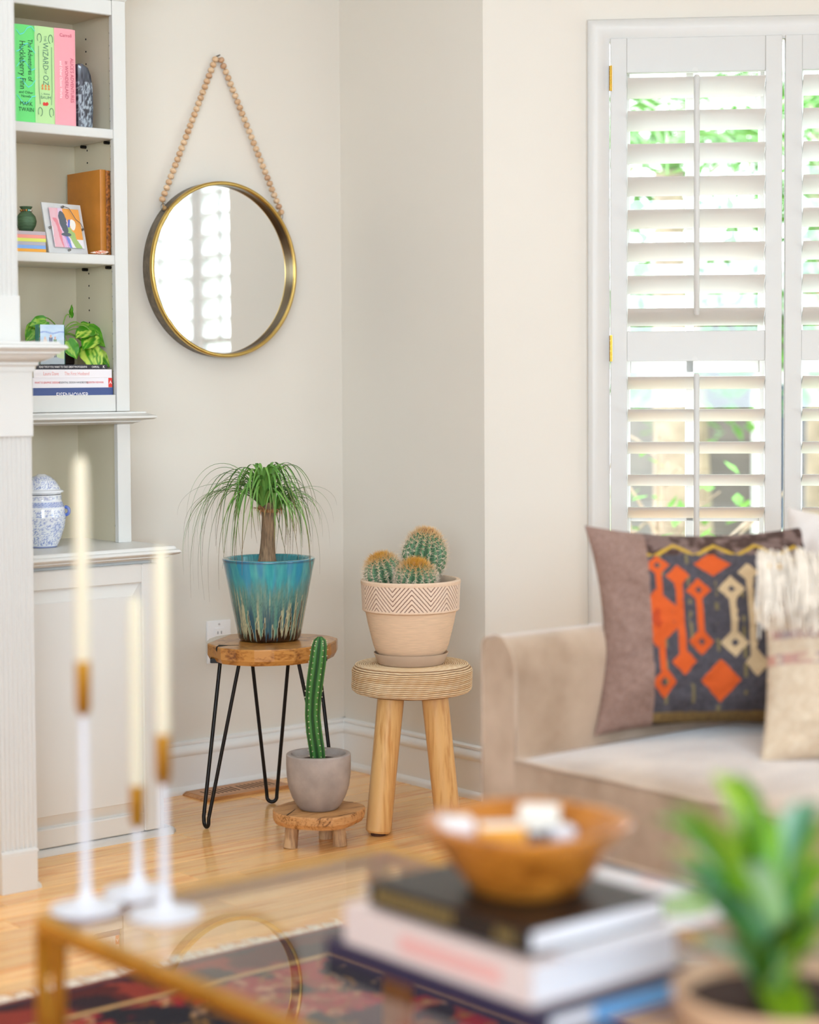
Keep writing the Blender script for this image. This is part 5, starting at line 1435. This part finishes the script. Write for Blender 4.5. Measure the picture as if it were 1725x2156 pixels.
def seat_cushion(y0, y1):
    nx_, ny_ = 26, 44; V = []; 
    x0, x1, zb_, zt_ = SX0 - 0.004, -0.355, 0.284, 0.432
    for side in (0, 1):
        for i in range(nx_):
            for j in range(ny_):
                p, q = i / (nx_ - 1), j / (ny_ - 1)
                uu_, vv_ = 2 * p - 1, 2 * q - 1
                crown = (1 - abs(uu_) ** 3.5) * (1 - abs(vv_) ** 3.5)
                ed = max(abs(uu_), abs(vv_))
                z = zt_ + 0.034 * crown ** 0.7 if side else zb_
                V.append((x0 + (x1 - x0) * p, y0 + (y1 - y0) * q, z))
    F = grid_faces(nx_, ny_); n = nx_ * ny_
    FF = [g for g in F] + [tuple(k + n for k in g[::-1]) for g in F]
    loop = [j for j in range(ny_)] + [i * ny_ + ny_ - 1 for i in range(1, nx_)] + [(nx_ - 1) * ny_ + j for j in range(ny_ - 2, -1, -1)] + [i * ny_ for i in range(nx_ - 2, 0, -1)]
    for a_, b_ in zip(loop, loop[1:] + loop[:1]): FF.append((a_, b_, b_ + n, a_ + n))
    c_ = obj('seat_cushion', fix((V, FF)), VEL, so, smooth=50)
    for z in (zt_, zb_):
        obj('welt', tube([(x0 + 0.0, y0, z), (x0, y0 + (y1 - y0) * 0.5, z), (x0, y1, z)], 0.0042, 8), VEL, c_, smooth=60)
        obj('welt', tube([(x0, max(y0, y1), z), (x1, max(y0, y1), z)], 0.0042, 8), VEL, c_, smooth=60)
    return c_
seat_cushion(-1.8845, -3.8835)

def pillow(cen, half_w, half_h, thick, xaxis, yaxis, colfun, m, o, nu=150, nv=150, name='cushion_body', pinch=0.10, lump=0.006, seed=0, fold=0.0):
    """two bulging faces pinched to the seam; corners drawn out into ears"""
    cen = np.array(cen); xa = np.array(xaxis) / np.linalg.norm(xaxis); ya = np.array(yaxis); ya = ya - xa * (ya @ xa); ya /= np.linalg.norm(ya); na = np.cross(xa, ya)
    U, W = np.meshgrid(np.linspace(-1, 1, nu), np.linspace(-1, 1, nv), indexing='ij')
    bu = 1 - pinch * (1 - W ** 2) ** 1.0 * np.abs(U) ** 2; bw = 1 - pinch * (1 - U ** 2) ** 1.0 * np.abs(W) ** 2
    hx = half_w * U * bu; hy = half_h * W * bw
    body = np.clip((1 - np.abs(U) ** 2.4) * (1 - np.abs(W) ** 2.4), 0, 1) ** 0.55
    lum = lump * (fbm(U * 4 + seed, W * 4 + seed * 2, 3) - 0.5) * 2 * np.clip(body * 2, 0, 1)
    if fold: lum = lum + fold * np.sin(W * 11 + 3 * fbm(U * 3, W * 3, 2)) * sstep(-0.35, -0.75, U) * np.clip(body * 1.5, 0, 1)
    VV = []; CC = []
    for s in (1, -1):
        P_ = cen + hx[..., None] * xa + hy[..., None] * ya + (s * (thick * body + lum))[..., None] * na
        VV.append(P_.reshape(-1, 3)); CC.append(colfun(U, W, s).reshape(-1, 3))
    n = nu * nv; F = grid_faces(nu, nv)
    FF = F + [tuple(k + n for k in g[::-1]) for g in F]
    return obj(name, (np.concatenate(VV), FF), m, o, smooth=180, cols=np.concatenate(CC))

# kilim cushion: the weave pattern is laid out in the cushion's own centimetres (x right, y up from the middle)
def kilim(U, W, s):
    x = U * (1 - 0.12 * (1 - W ** 2) * U ** 2) * 25.3 + 0.4; x = 1.04 * x + 1.35; y = W * (1 - 0.12 * (1 - U ** 2) * W ** 2) * 21.7 + 0.8; y = 1.03 * y + 1.4
    jit = 0.25 * (fbm(x * 1.2, y * 1.2, 2) - 0.5)
    x = x + jit; y = y + 0.25 * (fbm(x * 1.2 + 9, y * 1.2 + 4, 2) - 0.5)
    n = fbm(x * 2, y * 2, 3)
    fld = mixc(np.array(lin('#383438')), np.array(lin('#5a545a')), n)
    fld = mixc(fld, np.array(lin('#8a7a4a')), ((np.abs((x + 1.2) % 5.6 - 2.8) < 0.35) & (vnoise(x * 0.4, y * 0.8) > 0.55)) * 0.7)
    O_ = np.array(lin('#d0571f')); K_ = np.array(lin('#cdb088'))
    c = fld
    def bar(c, x0, x1, y0, y1, col): return np.where(((x > x0) & (x < x1) & (y > y0) & (y < y1))[..., None], col, c)
    def dia(c, cx, cy, rx, ry, col, hole=0.0):
        d = np.abs(x - cx) / rx + np.abs(y - cy) / ry
        c = np.where((d < 1)[..., None], col, c)
        if hole: c = np.where((d < hole)[..., None], fld, c)
        return c
    c = bar(c, -10.9, -9.6, -11.5, 14.0, O_); c = dia(c, -10.3, 14.2, 2.6, 2.2, O_, 0.3); c = dia(c, -10.0, -10.2, 2.5, 3.2, O_, 0.35)
    c = dia(c, -11.2, 3.0, 4.2, 6.2, O_); c = dia(c, -11.0, 3.0, 1.6, 2.4, np.array(lin('#b8431c')))
    c = bar(c, -6.9, -5.3, -7.0, 12.5, O_); c = dia(c, -6.2, 11.7, 2.6, 2.4, O_); c = dia(c, -5.8, -6.2, 2.6, 2.8, O_)
    c = np.where(((np.abs(y - 3.0) < 0.9 + 0.0 * x) & (x > -10.5) & (x < -5.3))[..., None], O_, c)
    c = np.where(((np.abs(np.abs(y - 3.0) - (-5.4 - x) * 0.9) < 0.9) & (x > -10.5) & (x < -5.6))[..., None], O_, c)
    c = bar(c, -2.7, -1.3, -2.6, 8.4, O_); c = dia(c, -2.0, 8.6, 2.7, 2.5, O_, 0.28); c = dia(c, -2.0, -2.2, 2.7, 2.9, O_, 0.28)
    c = dia(c, 1.5, 14.2, 4.1, 2.6, O_); c = dia(c, 1.9, -10.0, 4.3, 4.3, O_)
    c = bar(c, 4.4, 5.9, -2.4, 8.6, K_); c = dia(c, 5.1, 8.8, 3.0, 2.8, K_, 0.30); c = dia(c, 5.2, -2.4, 3.0, 3.0, K_, 0.30)
    c = bar(c, 8.4, 9.9, -7.0, 12.8, K_); c = dia(c, 9.0, 12.3, 2.3, 2.0, K_); c = dia(c, 9.8, -6.6, 2.7, 2.8, K_)
    c = np.where(((np.abs(y - 3.2) < 0.9) & (x > 9.4) & (x < 14.4))[..., None], K_, c)
    c = np.where(((np.abs(np.abs(y - 3.2) - (x - 9.6) * 0.9) < 0.8) & (x > 9.6) & (x < 13.5))[..., None], K_, c)
    c = bar(c, 13.6, 14.9, -13.0, 14.0, K_); c = dia(c, 14.2, -10.2, 2.7, 3.4, K_, 0.28); c = dia(c, 15.5, 1.6, 2.6, 2.2, O_)
    lo = np.array(lin('#8a7040'))
    c = np.where((y < -15.9)[..., None], mixc(lo, np.array(lin('#6a5030')), n), c)
    c = np.where((y < -17.7)[..., None], np.array(lin('#2c2322')), c)
    tb = mixc(np.array(lin('#4a342c')), np.array(lin('#7a625a')), sstep(0.45, 0.6, fbm(x * 0.5, y * 0.7, 3)))
    tb = np.where((np.abs(y - 18.6 + np.abs((x + 2) % 9 - 4.5) * 0.55) < 0.4)[..., None], np.array(lin('#c29a34')), tb)
    c = np.where((y > 16.4)[..., None], tb, c)
    ln = mixc(np.array(lin('#7a5b4e')), np.array(lin('#a5877a')), fbm(x * 3.0, y * 3.0, 3))
    c = np.where((x < -12.1)[..., None], ln, c)
    if s < 0: c = np.broadcast_to(ln, c.shape)
    return c
o = thing('kilim_cushion', 'large brown and slate cushion with orange and cream kilim motifs on the sofa', 'cushion', (-0.61, -1.99, 0.46))
up_ = ZV * 0.95 + FV * 0.30
pillow((-0.600, -1.985, 0.660), 0.246, 0.216, 0.090, RV * 1.0 + FV * 0.05, up_, kilim, vcol('kilim_weave', 0.92, bump=0.4, bscale=420), o, 260, 230, pinch=0.12, lump=0.011, seed=3, fold=0.004)
# cream cushion with woven stripes and fringe
def cream_weave(U, W, s):
    x = U * 21; y = W * 21; n = fbm(x * 1.2, y * 1.2, 3)
    c = mixc(np.array(lin('#cdb496')), np.array(lin('#e6d5bd')), n)
    for yy in (8.2, 3.6, -1.0):
        st_ = (np.abs(y - yy) < 0.95) & ((vnoise(x * 0.9, y * 0.9) > 0.30))
        c = np.where(st_[..., None], mixc(np.array(lin('#d29a86')), np.array(lin('#a59a9a')), vnoise(x * 0.7 + 4, np.full_like(x, yy))), c)
    return c
o = thing('fringed_cushion', 'cream woven cushion with a tasselled top edge in front of the kilim cushion', 'cushion', (-0.62, -2.38, 0.46))
xa = RV * 0.98 + FV * -0.10; up2 = ZV * 0.95 + FV * 0.28
WC = np.array([-0.615, -2.405, 0.645])
pillow(WC, 0.215, 0.200, 0.09, xa, up2, cream_weave, vcol('cream_weave', 0.92, bump=0.5, bscale=260), o, 120, 120, pinch=0.08, lump=0.010, seed=8)
xa_ = xa / np.linalg.norm(xa); ua_ = up2 - xa_ * (up2 @ xa_); ua_ /= np.linalg.norm(ua_); na_ = np.cross(xa_, ua_)
if na_ @ FV > 0: na_ = -na_
parts = []; rt = random.Random(9)
for i in range(520):
    t = rt.uniform(-1.0, 1.0); lay = rt.uniform(0.0, 0.02)
    top_p = WC + xa_ * 0.215 * t + ua_ * (0.185 + rt.uniform(-0.03, 0.012)) + na_ * (0.02 + lay)
    L_ = rt.uniform(0.10, 0.145)
    sw = rt.uniform(-0.02, 0.02)
    mid = top_p + na_ * (0.055 + lay) - ua_ * L_ * 0.35 + xa_ * sw * 0.4
    end = top_p + na_ * (0.085 + lay) - ua_ * L_ + xa_ * sw
    parts.append(tube(bez(top_p, top_p + na_ * 0.03 + ua_ * 0.012, mid, end, 7), [0.0022, 0.0026, 0.0026, 0.0024, 0.0022, 0.002, 0.0016], 5))
obj('tassels', cat_(*parts), mat('cotton_fringe', '#efe2d2', 0.9, vary=0.08, scale=30), o, kind='stuff')
for k in (-0.92, -0.84):
    p = WC + xa_ * 0.215 * k + ua_ * 0.155 + na_ * 0.085
    obj('gold_bead', lathe([(0, -0.006), (0.006, -0.003), (0.007, 0), (0.006, 0.003), (0, 0.006)], 12, p[0], p[1], p[2]), BRASS, o, smooth=60)
def plain_pink(U, W, s): return mixc(np.array(lin('#dccfc6')), np.array(lin('#eee6e0')), fbm(U * 6, W * 6, 3))
o = thing('pale_cushion', 'pale blush cushion peeking over the top of the kilim cushion', 'cushion', (-0.40, -2.17, 0.46))
pillow((-0.41, -2.22, 0.675), 0.22, 0.222, 0.07, RV * 0.6 + FV * -0.8, ZV * 0.96 + FV * 0.18, plain_pink, vcol('blush_weave', 0.9, bump=0.3, bscale=200), o, 60, 60, pinch=0.08, lump=0.008, seed=5)

# ------------------------------------------------------------------ glass coffee table
TX0, TX1, TY0, TY1, TZt = -2.285, -1.655, -3.52, -2.245, 0.430
o = thing('coffee_table', 'glass-topped coffee table with a brass frame standing on the rug', 'table', (-1.97, -2.88, 0.0))
rw, rh = 0.020, 0.024
OLDB = mat('antique_brass', '#d09a38', 0.36, metal=0.9, vary=0.18, scale=10)
for a_ in (box(TX0, TX0 + rw, TY0, TY1, TZt - rh, TZt, 0.003), box(TX1 - rw, TX1, TY0, TY1, TZt - rh, TZt, 0.003), box(TX0 + rw, TX1 - rw, TY1 - rw, TY1, TZt - rh, TZt, 0.003), box(TX0 + rw, TX1 - rw, TY0, TY0 + rw, TZt - rh, TZt, 0.003)):
    obj('frame_rail', a_, OLDB, o)
obj('glass_top', box(TX0 + rw + 0.0005, TX1 - rw - 0.0005, TY0 + rw + 0.0005, TY1 - rw - 0.0005, TZt - 0.010, TZt - 0.0005), glass_pane('table_glass', (0.965, 0.985, 0.975), ior=1.7), o)
for cx_, sx in ((TX0, 1), (TX1, -1)):
    for cy_, sy in ((TY1, -1), (TY0, 1)):
        z1_ = TZt - rh; w_ = 0.064
        pl = [(0.0, z1_), (0.007, z1_)]
        for t in np.linspace(0, 1, 9)[1:]: pl.append((0.007 + (w_ - 0.020 - 0.007) * t ** 2.2, z1_ - (z1_ - 0.27) * t))
        pl += [(w_ - 0.016, z1_), (w_, z1_), (w_, 0.27), (w_ * 0.9, 0.14), (w_ * 0.75, 0.010), (w_ * 0.15, 0.010), (0.0, 0.14)]
        v, f = prism([(cy_ + sy * p, z) for p, z in pl], 'x', cx_, cx_ + sx * 0.012)
        lg = obj('leg', fix((v, f)), OLDB, o)
        obj('corner_plate', box(cx_ + sx * 0.012, cx_ + sx * 0.045, cy_, cy_ + sy * 0.010, z1_ - 0.06, z1_, 0.001), OLDB, lg)

IVORY = mat('ivory_wax', '#e6dcc2', 0.5, sub=0.25)
WHITEM = mat('white_enamel', '#dad9de', 0.3)
CUPB = mat('cup_brass', '#c8973a', 0.35, metal=0.9)
for (x_, y_), zs_, lb in (((-2.213, -2.262), (0.700, 0.780, 1.0640), 'tallest'), ((-2.146, -2.360), (0.610, 0.683, 0.9420), 'middle-height'), ((-2.112, -2.236), (0.523, 0.588, 0.8600), 'shortest')):
    o = thing('candlestick', 'white candlestick with a brass cup, %s of the three on the glass table' % lb, 'candlestick', (x_, y_, TZt), 'white and brass candlesticks')
    g = TZt + 0.0002
    obj('base', lathe([(0, g), (0.049, g), (0.0505, g + 0.002), (0.049, g + 0.0055), (0.035, g + 0.0085), (0.018, g + 0.012), (0.010, g + 0.019), (0.0072, g + 0.032), (0, g + 0.032)], 48, x_, y_), WHITEM, o, smooth=50)
    obj('stem', tube([(x_, y_, g + 0.030), (x_, y_, (g + zs_[0]) / 2), (x_, y_, zs_[0] + 0.006)], [0.0072, 0.0062, 0.0050], 14), WHITEM, o, smooth=60)
    obj('cup', lathe([(0, zs_[0]), (0.004, zs_[0] + 0.001), (0.0105, zs_[0] + 0.014), (0.0108, zs_[1]), (0.0092, zs_[1]), (0.0090, zs_[1] - 0.02), (0, zs_[1] - 0.02)], 24, x_, y_), CUPB, o, smooth=40)
    c_ = thing('taper_candle', 'ivory taper candle in the %s candlestick' % lb, 'candle', (x_, y_, zs_[1] - 0.019), 'ivory taper candles')
    z0_, z1_ = zs_[1] - 0.0195, zs_[2]
    obj('wax', lathe([(0, z0_), (0.0088, z0_), (0.0088, zs_[1]), (0.0100, zs_[1] + 0.004), (0.0102, z1_ - 0.05), (0.0088, z1_ - 0.012), (0.006, z1_ - 0.003), (0, z1_)], 24, x_, y_), IVORY, c_, smooth=60)
    obj('wick', tube([(x_, y_, z1_ - 0.002), (x_ + 0.001, y_, z1_ + 0.006)], 0.0008, 6), mat('wick', '#efe6d6', 0.9), c_)

def table_book(label, x0, x1, y0, y1, z0, z1, cover, band_=None, t=0.0028):
    """lying flat, spine along -x"""
    o = thing('book', label, 'book', ((x0 + x1) / 2, (y0 + y1) / 2, z0))
    obj('cover', fix(prism([(x0, z0), (x0, z1), (x1, z1), (x1, z1 - t), (x0 + t, z1 - t), (x0 + t, z0 + t), (x1, z0 + t), (x1, z0)], 'y', y0, y1)), cover, o)
    obj('pages', box(x0 + t, x1 - 0.004, y0 + 0.004, y1 - 0.004, z0 + t, z1 - t), mat('white_pages', '#dfdde1', 0.7), o)
    return o
bb1 = table_book('dark blue coffee-table book at the bottom of the stack', -2.092, -1.83, -3.068, -2.655, TZt + 0.0003, 0.4545, mat('cover_indigo', '#2a2440', 0.4))
obj('jacket_band', box(-2.02, -1.86, -3.0690, -3.0682, 0.4325, 0.4525), mat('jacket_blue', '#6aa3d6', 0.5), bb1)
bb2 = table_book('thick white book with a pink titled spine, middle of the stack', -2.088, -1.84, -3.034, -2.690, 0.4548, 0.5050, mat('cover_blush', '#dfcac2', 0.5))
obj('spine_title', box(-2.0886, -2.0881, -2.985, -2.800, 0.468, 0.490), mat('jacket_pink', '#e6ada4', 0.5), bb2)
o = thing('magazine', 'glossy white magazine with pink and green pictures under the black book', 'magazine', (-1.90, -2.84, 0.505))
nx_, ny_ = 60, 60
U, W = np.meshgrid(np.linspace(0, 1, nx_), np.linspace(0, 1, ny_), indexing='ij')
mx0, mx1, my0, my1 = -2.035, -1.735, -3.055, -2.66
Xm = mx0 + (mx1 - mx0) * U; Ym = my0 + (my1 - my0) * W
c = mixc(np.array(lin('#f0edf0')), np.array(lin('#e3e2e6')), fbm(U * 4, W * 4, 2))
c = mixc(c, np.array(lin('#efc2bd')), sstep(0.55, 0.65, fbm(U * 5 + 2, W * 5 + 7, 2)) * (U > 0.5) * 0.8)
c = mixc(c, np.array(lin('#7fb04a')), (((U - 0.80) / 0.14) ** 2 + ((W - 0.16) / 0.10) ** 2 < 1) * 0.9)
Zm = 0.5085 + 0.012 * sstep(0.8, 1.0, U) * (1 - W)
VT = np.stack([Xm, Ym, Zm + 0.0008], -1).reshape(-1, 3)
obj('cover_page', (VT, grid_faces(nx_, ny_)), vcol('glossy_print', 0.25, coat=0.4), o, cols=c.reshape(-1, 3))
obj('pages', fix(cat_(box(mx0, mx1, my0, my1, 0.5053, 0.5085))), mat('white_pages', '#dfdde1', 0.7), o)
bb3 = table_book('black hardcover book with gold spine lettering under the wooden bowl', -2.078, -1.850, -3.022, -2.728, 0.5096, 0.5395, mat('cover_charcoal', '#221d1c', 0.35))
for y0_, y1_ in [(-2.742 - 0.0115 * k, -2.749 - 0.0115 * k) for k in range(13)] + [(-2.965 - 0.009 * k, -2.970 - 0.009 * k) for k in range(4)]:
    obj('gilt_mark', box(-2.0787, -2.0781, y0_, y1_, 0.517, 0.532), mat('gilt', '#a8925a', 0.4, metal=0.5), bb3)

# wooden bowl
BC = np.array([-1.955, -2.885]); BZ = 0.5397
o = thing('wooden_bowl', 'carved square-lipped wooden bowl on the black book', 'bowl', (BC[0], BC[1], BZ))
bp_ = [(0, 0), (0.062, 0), (0.070, 0.003), (0.090, 0.030), (0.113, 0.060), (0.131, 0.078), (0.1335, 0.083), (0.130, 0.0865), (0.120, 0.086), (0.102, 0.064), (0.080, 0.034), (0.055, 0.013), (0, 0.011)]
def bowl_w(t, z):
    p_ = 1.55
    ca, sa = abs(math.cos(t + YAW)), abs(math.sin(t + YAW))
    k = (ca ** p_ + sa ** p_) ** (-1 / p_)
    w = np.clip(z / 0.09, 0.15, 1)
    return 1 + (k - 1) * w * 0.85
obj('bowl_shell', lathe(bp_, 96, BC[0], BC[1], BZ, wob=bowl_w), wood('bowl_wood', '#84480f', '#c47c2c', 0.32, scale=(10, 10, 26), coat=0.3, mid='#a8641f', off=False), o, smooth=45)
def pbox(lat, dep_, z0, sx, sy, sz, rot=0.0, tilt=0.0):
    v, f = box(-sx / 2, sx / 2, -sy / 2, sy / 2, 0, sz, 0.001)
    v = np.array(v); ca, sa = math.cos(rot), math.sin(rot); ct, st_ = math.cos(tilt), math.sin(tilt)
    x, y_, z = v[:, 0] * ct - v[:, 2] * st_, v[:, 1], v[:, 0] * st_ + v[:, 2] * ct
    a2 = x * ca - y_ * sa; b2 = x * sa + y_ * ca
    return np.stack([BC[0] + RV[0] * (lat + a2) + FV[0] * (dep_ + b2), BC[1] + RV[1] * (lat + a2) + FV[1] * (dep_ + b2), z0 + z], -1), f
for nm, lb, cl, args in (('matchbox', 'yellow matchbox in the middle of the wooden bowl', '#f0a82c', (-0.032, -0.030, BZ + 0.020, 0.056, 0.034, 0.066, 0.1)),
        ('matchbox', 'white matchbox at the left side of the wooden bowl', '#ece8ea', (-0.086, -0.004, BZ + 0.056, 0.040, 0.030, 0.032, 0.2)),
        ('matchbox', 'cream matchbox behind the yellow one in the wooden bowl', '#e9e2d4', (0.018, 0.022, BZ + 0.018, 0.050, 0.022, 0.080, -0.15)),
        ('matchbox', 'navy matchbox lying at the right of the yellow one', '#3a3348', (0.012, -0.030, BZ + 0.018, 0.024, 0.030, 0.062, -0.1)),
        ('matchbox', 'pale blue matchbox at the right inside the wooden bowl', '#dfe2ee', (0.042, -0.024, BZ + 0.024, 0.028, 0.026, 0.058, 0.3))):
    mb = thing(nm, lb, 'matchbox', (BC[0] + RV[0] * args[0], BC[1] + RV[1] * args[0], args[2]), 'matchboxes in the wooden bowl')
    obj('sleeve', pbox(*args), mat('card_' + cl[1:], cl, 0.5), mb)
    lt, dp, z0_, sx_, sy_, sz_, ro = args
    obj('drawer', pbox(lt, dp, z0_ + sz_, sx_ - 0.003, sy_ - 0.003, 0.001, ro), mat('card_white', '#f2eee6', 0.6), mb)

# potted strap-leaved plant at the right
QX, QY = -1.985, -3.312
o = thing('strap_leaf_plant', 'blurred strap-leaved green plant in a beige pot at the lower right', 'potted plant', (QX, QY, TZt))
g = TZt + 0.0003
obj('pot', lathe([(0, g), (0.094, g), (0.099, g + 0.004), (0.114, g + 0.080), (0.1165, g + 0.090), (0.115, g + 0.093), (0.107, g + 0.093), (0.104, g + 0.075), (0, g + 0.072)], 72, QX, QY), mat('blush_pot', '#cda582', 0.6, vary=0.06, scale=8), o, smooth=45)
obj('soil', lathe([(0, g + 0.080), (0.105, g + 0.078)], 40, QX, QY), SOIL, o)
Q0 = np.array([QX, QY, g + 0.078]) + RV * -0.012
rp_ = random.Random(77)
LG = vcol('strap_leaf', 0.28, coat=0.2)
def strap(lat, up, dep_, w, c1, c2, base=(0, 0), bow=0.35):
    b_ = Q0 + RV * base[0] + FV * base[1]
    tip = Q0 + RV * lat + FV * dep_ + ZV * up
    d = tip - b_; hz = RV * lat + FV * dep_
    P_ = bez(b_, b_ + ZV * max(0.05, abs(up) * 0.55) + hz * 0.10, b_ + ZV * (up * 0.92 + 0.02) + hz * 0.55, tip, 18)
    t = np.linspace(0, 1, 18)
    wd = w * np.sin(np.pi * np.clip(0.16 + 0.84 * t, 0, 1)) ** 0.75 + 0.001
    sd = np.cross(hz + 1e-4, ZV); sd = sd / np.linalg.norm(sd)
    if abs(sd @ RV) < 0.45: sd = sd + RV * (0.9 if sd @ RV >= 0 else -0.9)
    v, f = ribbon(P_, wd, sd, 0.30)
    cc = mixc(np.array(lin(c1)), np.array(lin(c2)), np.repeat(t, 3))
    obj('leaf', (v, f), LG, o, smooth=180, cols=cc)
for a_ in ((-0.125, 0.190, 0.02, 0.040, '#5f8f2a', '#4f8a1c'), (-0.112, 0.140, 0.00, 0.038, '#3f7a3c', '#4a8a62'), (-0.060, 0.236, 0.03, 0.040, '#5a9020', '#8fae2a'),
        (-0.034, 0.232, 0.05, 0.042, '#3f7a14', '#4a7a12'), (0.000, 0.190, 0.04, 0.046, '#4f9a14', '#58a81e'), (0.034, 0.215, -0.01, 0.040, '#57a01e', '#a9d0c8'),  # bluish highlight painted into the tip colour of the last leaf here
        (0.060, 0.205, 0.03, 0.038, '#3a7048', '#3d7a50'), (0.080, 0.150, 0.00, 0.038, '#8aa01a', '#7aa022'), (0.050, 0.100, -0.06, 0.058, '#35520a', '#2a460a'),
        (-0.070, 0.125, -0.04, 0.044, '#4c8a4e', '#79a890'), (-0.034, 0.160, -0.05, 0.042, '#8aa83a', '#9cc0a4'), (-0.085, 0.070, -0.03, 0.040, '#3a5a1a', '#6a8a4a'),
        (0.012, -0.020, -0.130, 0.048, '#5a7a0c', '#6a8a0e'), (0.090, 0.060, -0.06, 0.042, '#8aa040', '#c8ccb0'), (0.11, 0.10, 0.03, 0.040, '#7a9a12', '#8aa61a'),
        (-0.095, 0.045, 0.04, 0.040, '#52804a', '#9ab898'), (0.03, 0.17, 0.08, 0.042, '#3f6a12', '#4a8016'), (-0.02, 0.20, 0.0, 0.038, '#4f8a1c', '#6aa02a')):
    strap(*a_)
for k in range(16):
    g_ = rp_.choice((('#3f7a1c', '#6a9a30'), ('#4a8a2a', '#7aa83a'), ('#2f6a24', '#4a8a4a'), ('#5a8a20', '#8aa830')))
    strap(rp_.uniform(-0.13, 0.12), rp_.uniform(0.09, 0.225), rp_.uniform(-0.05, 0.08), rp_.uniform(0.022, 0.034), *g_)
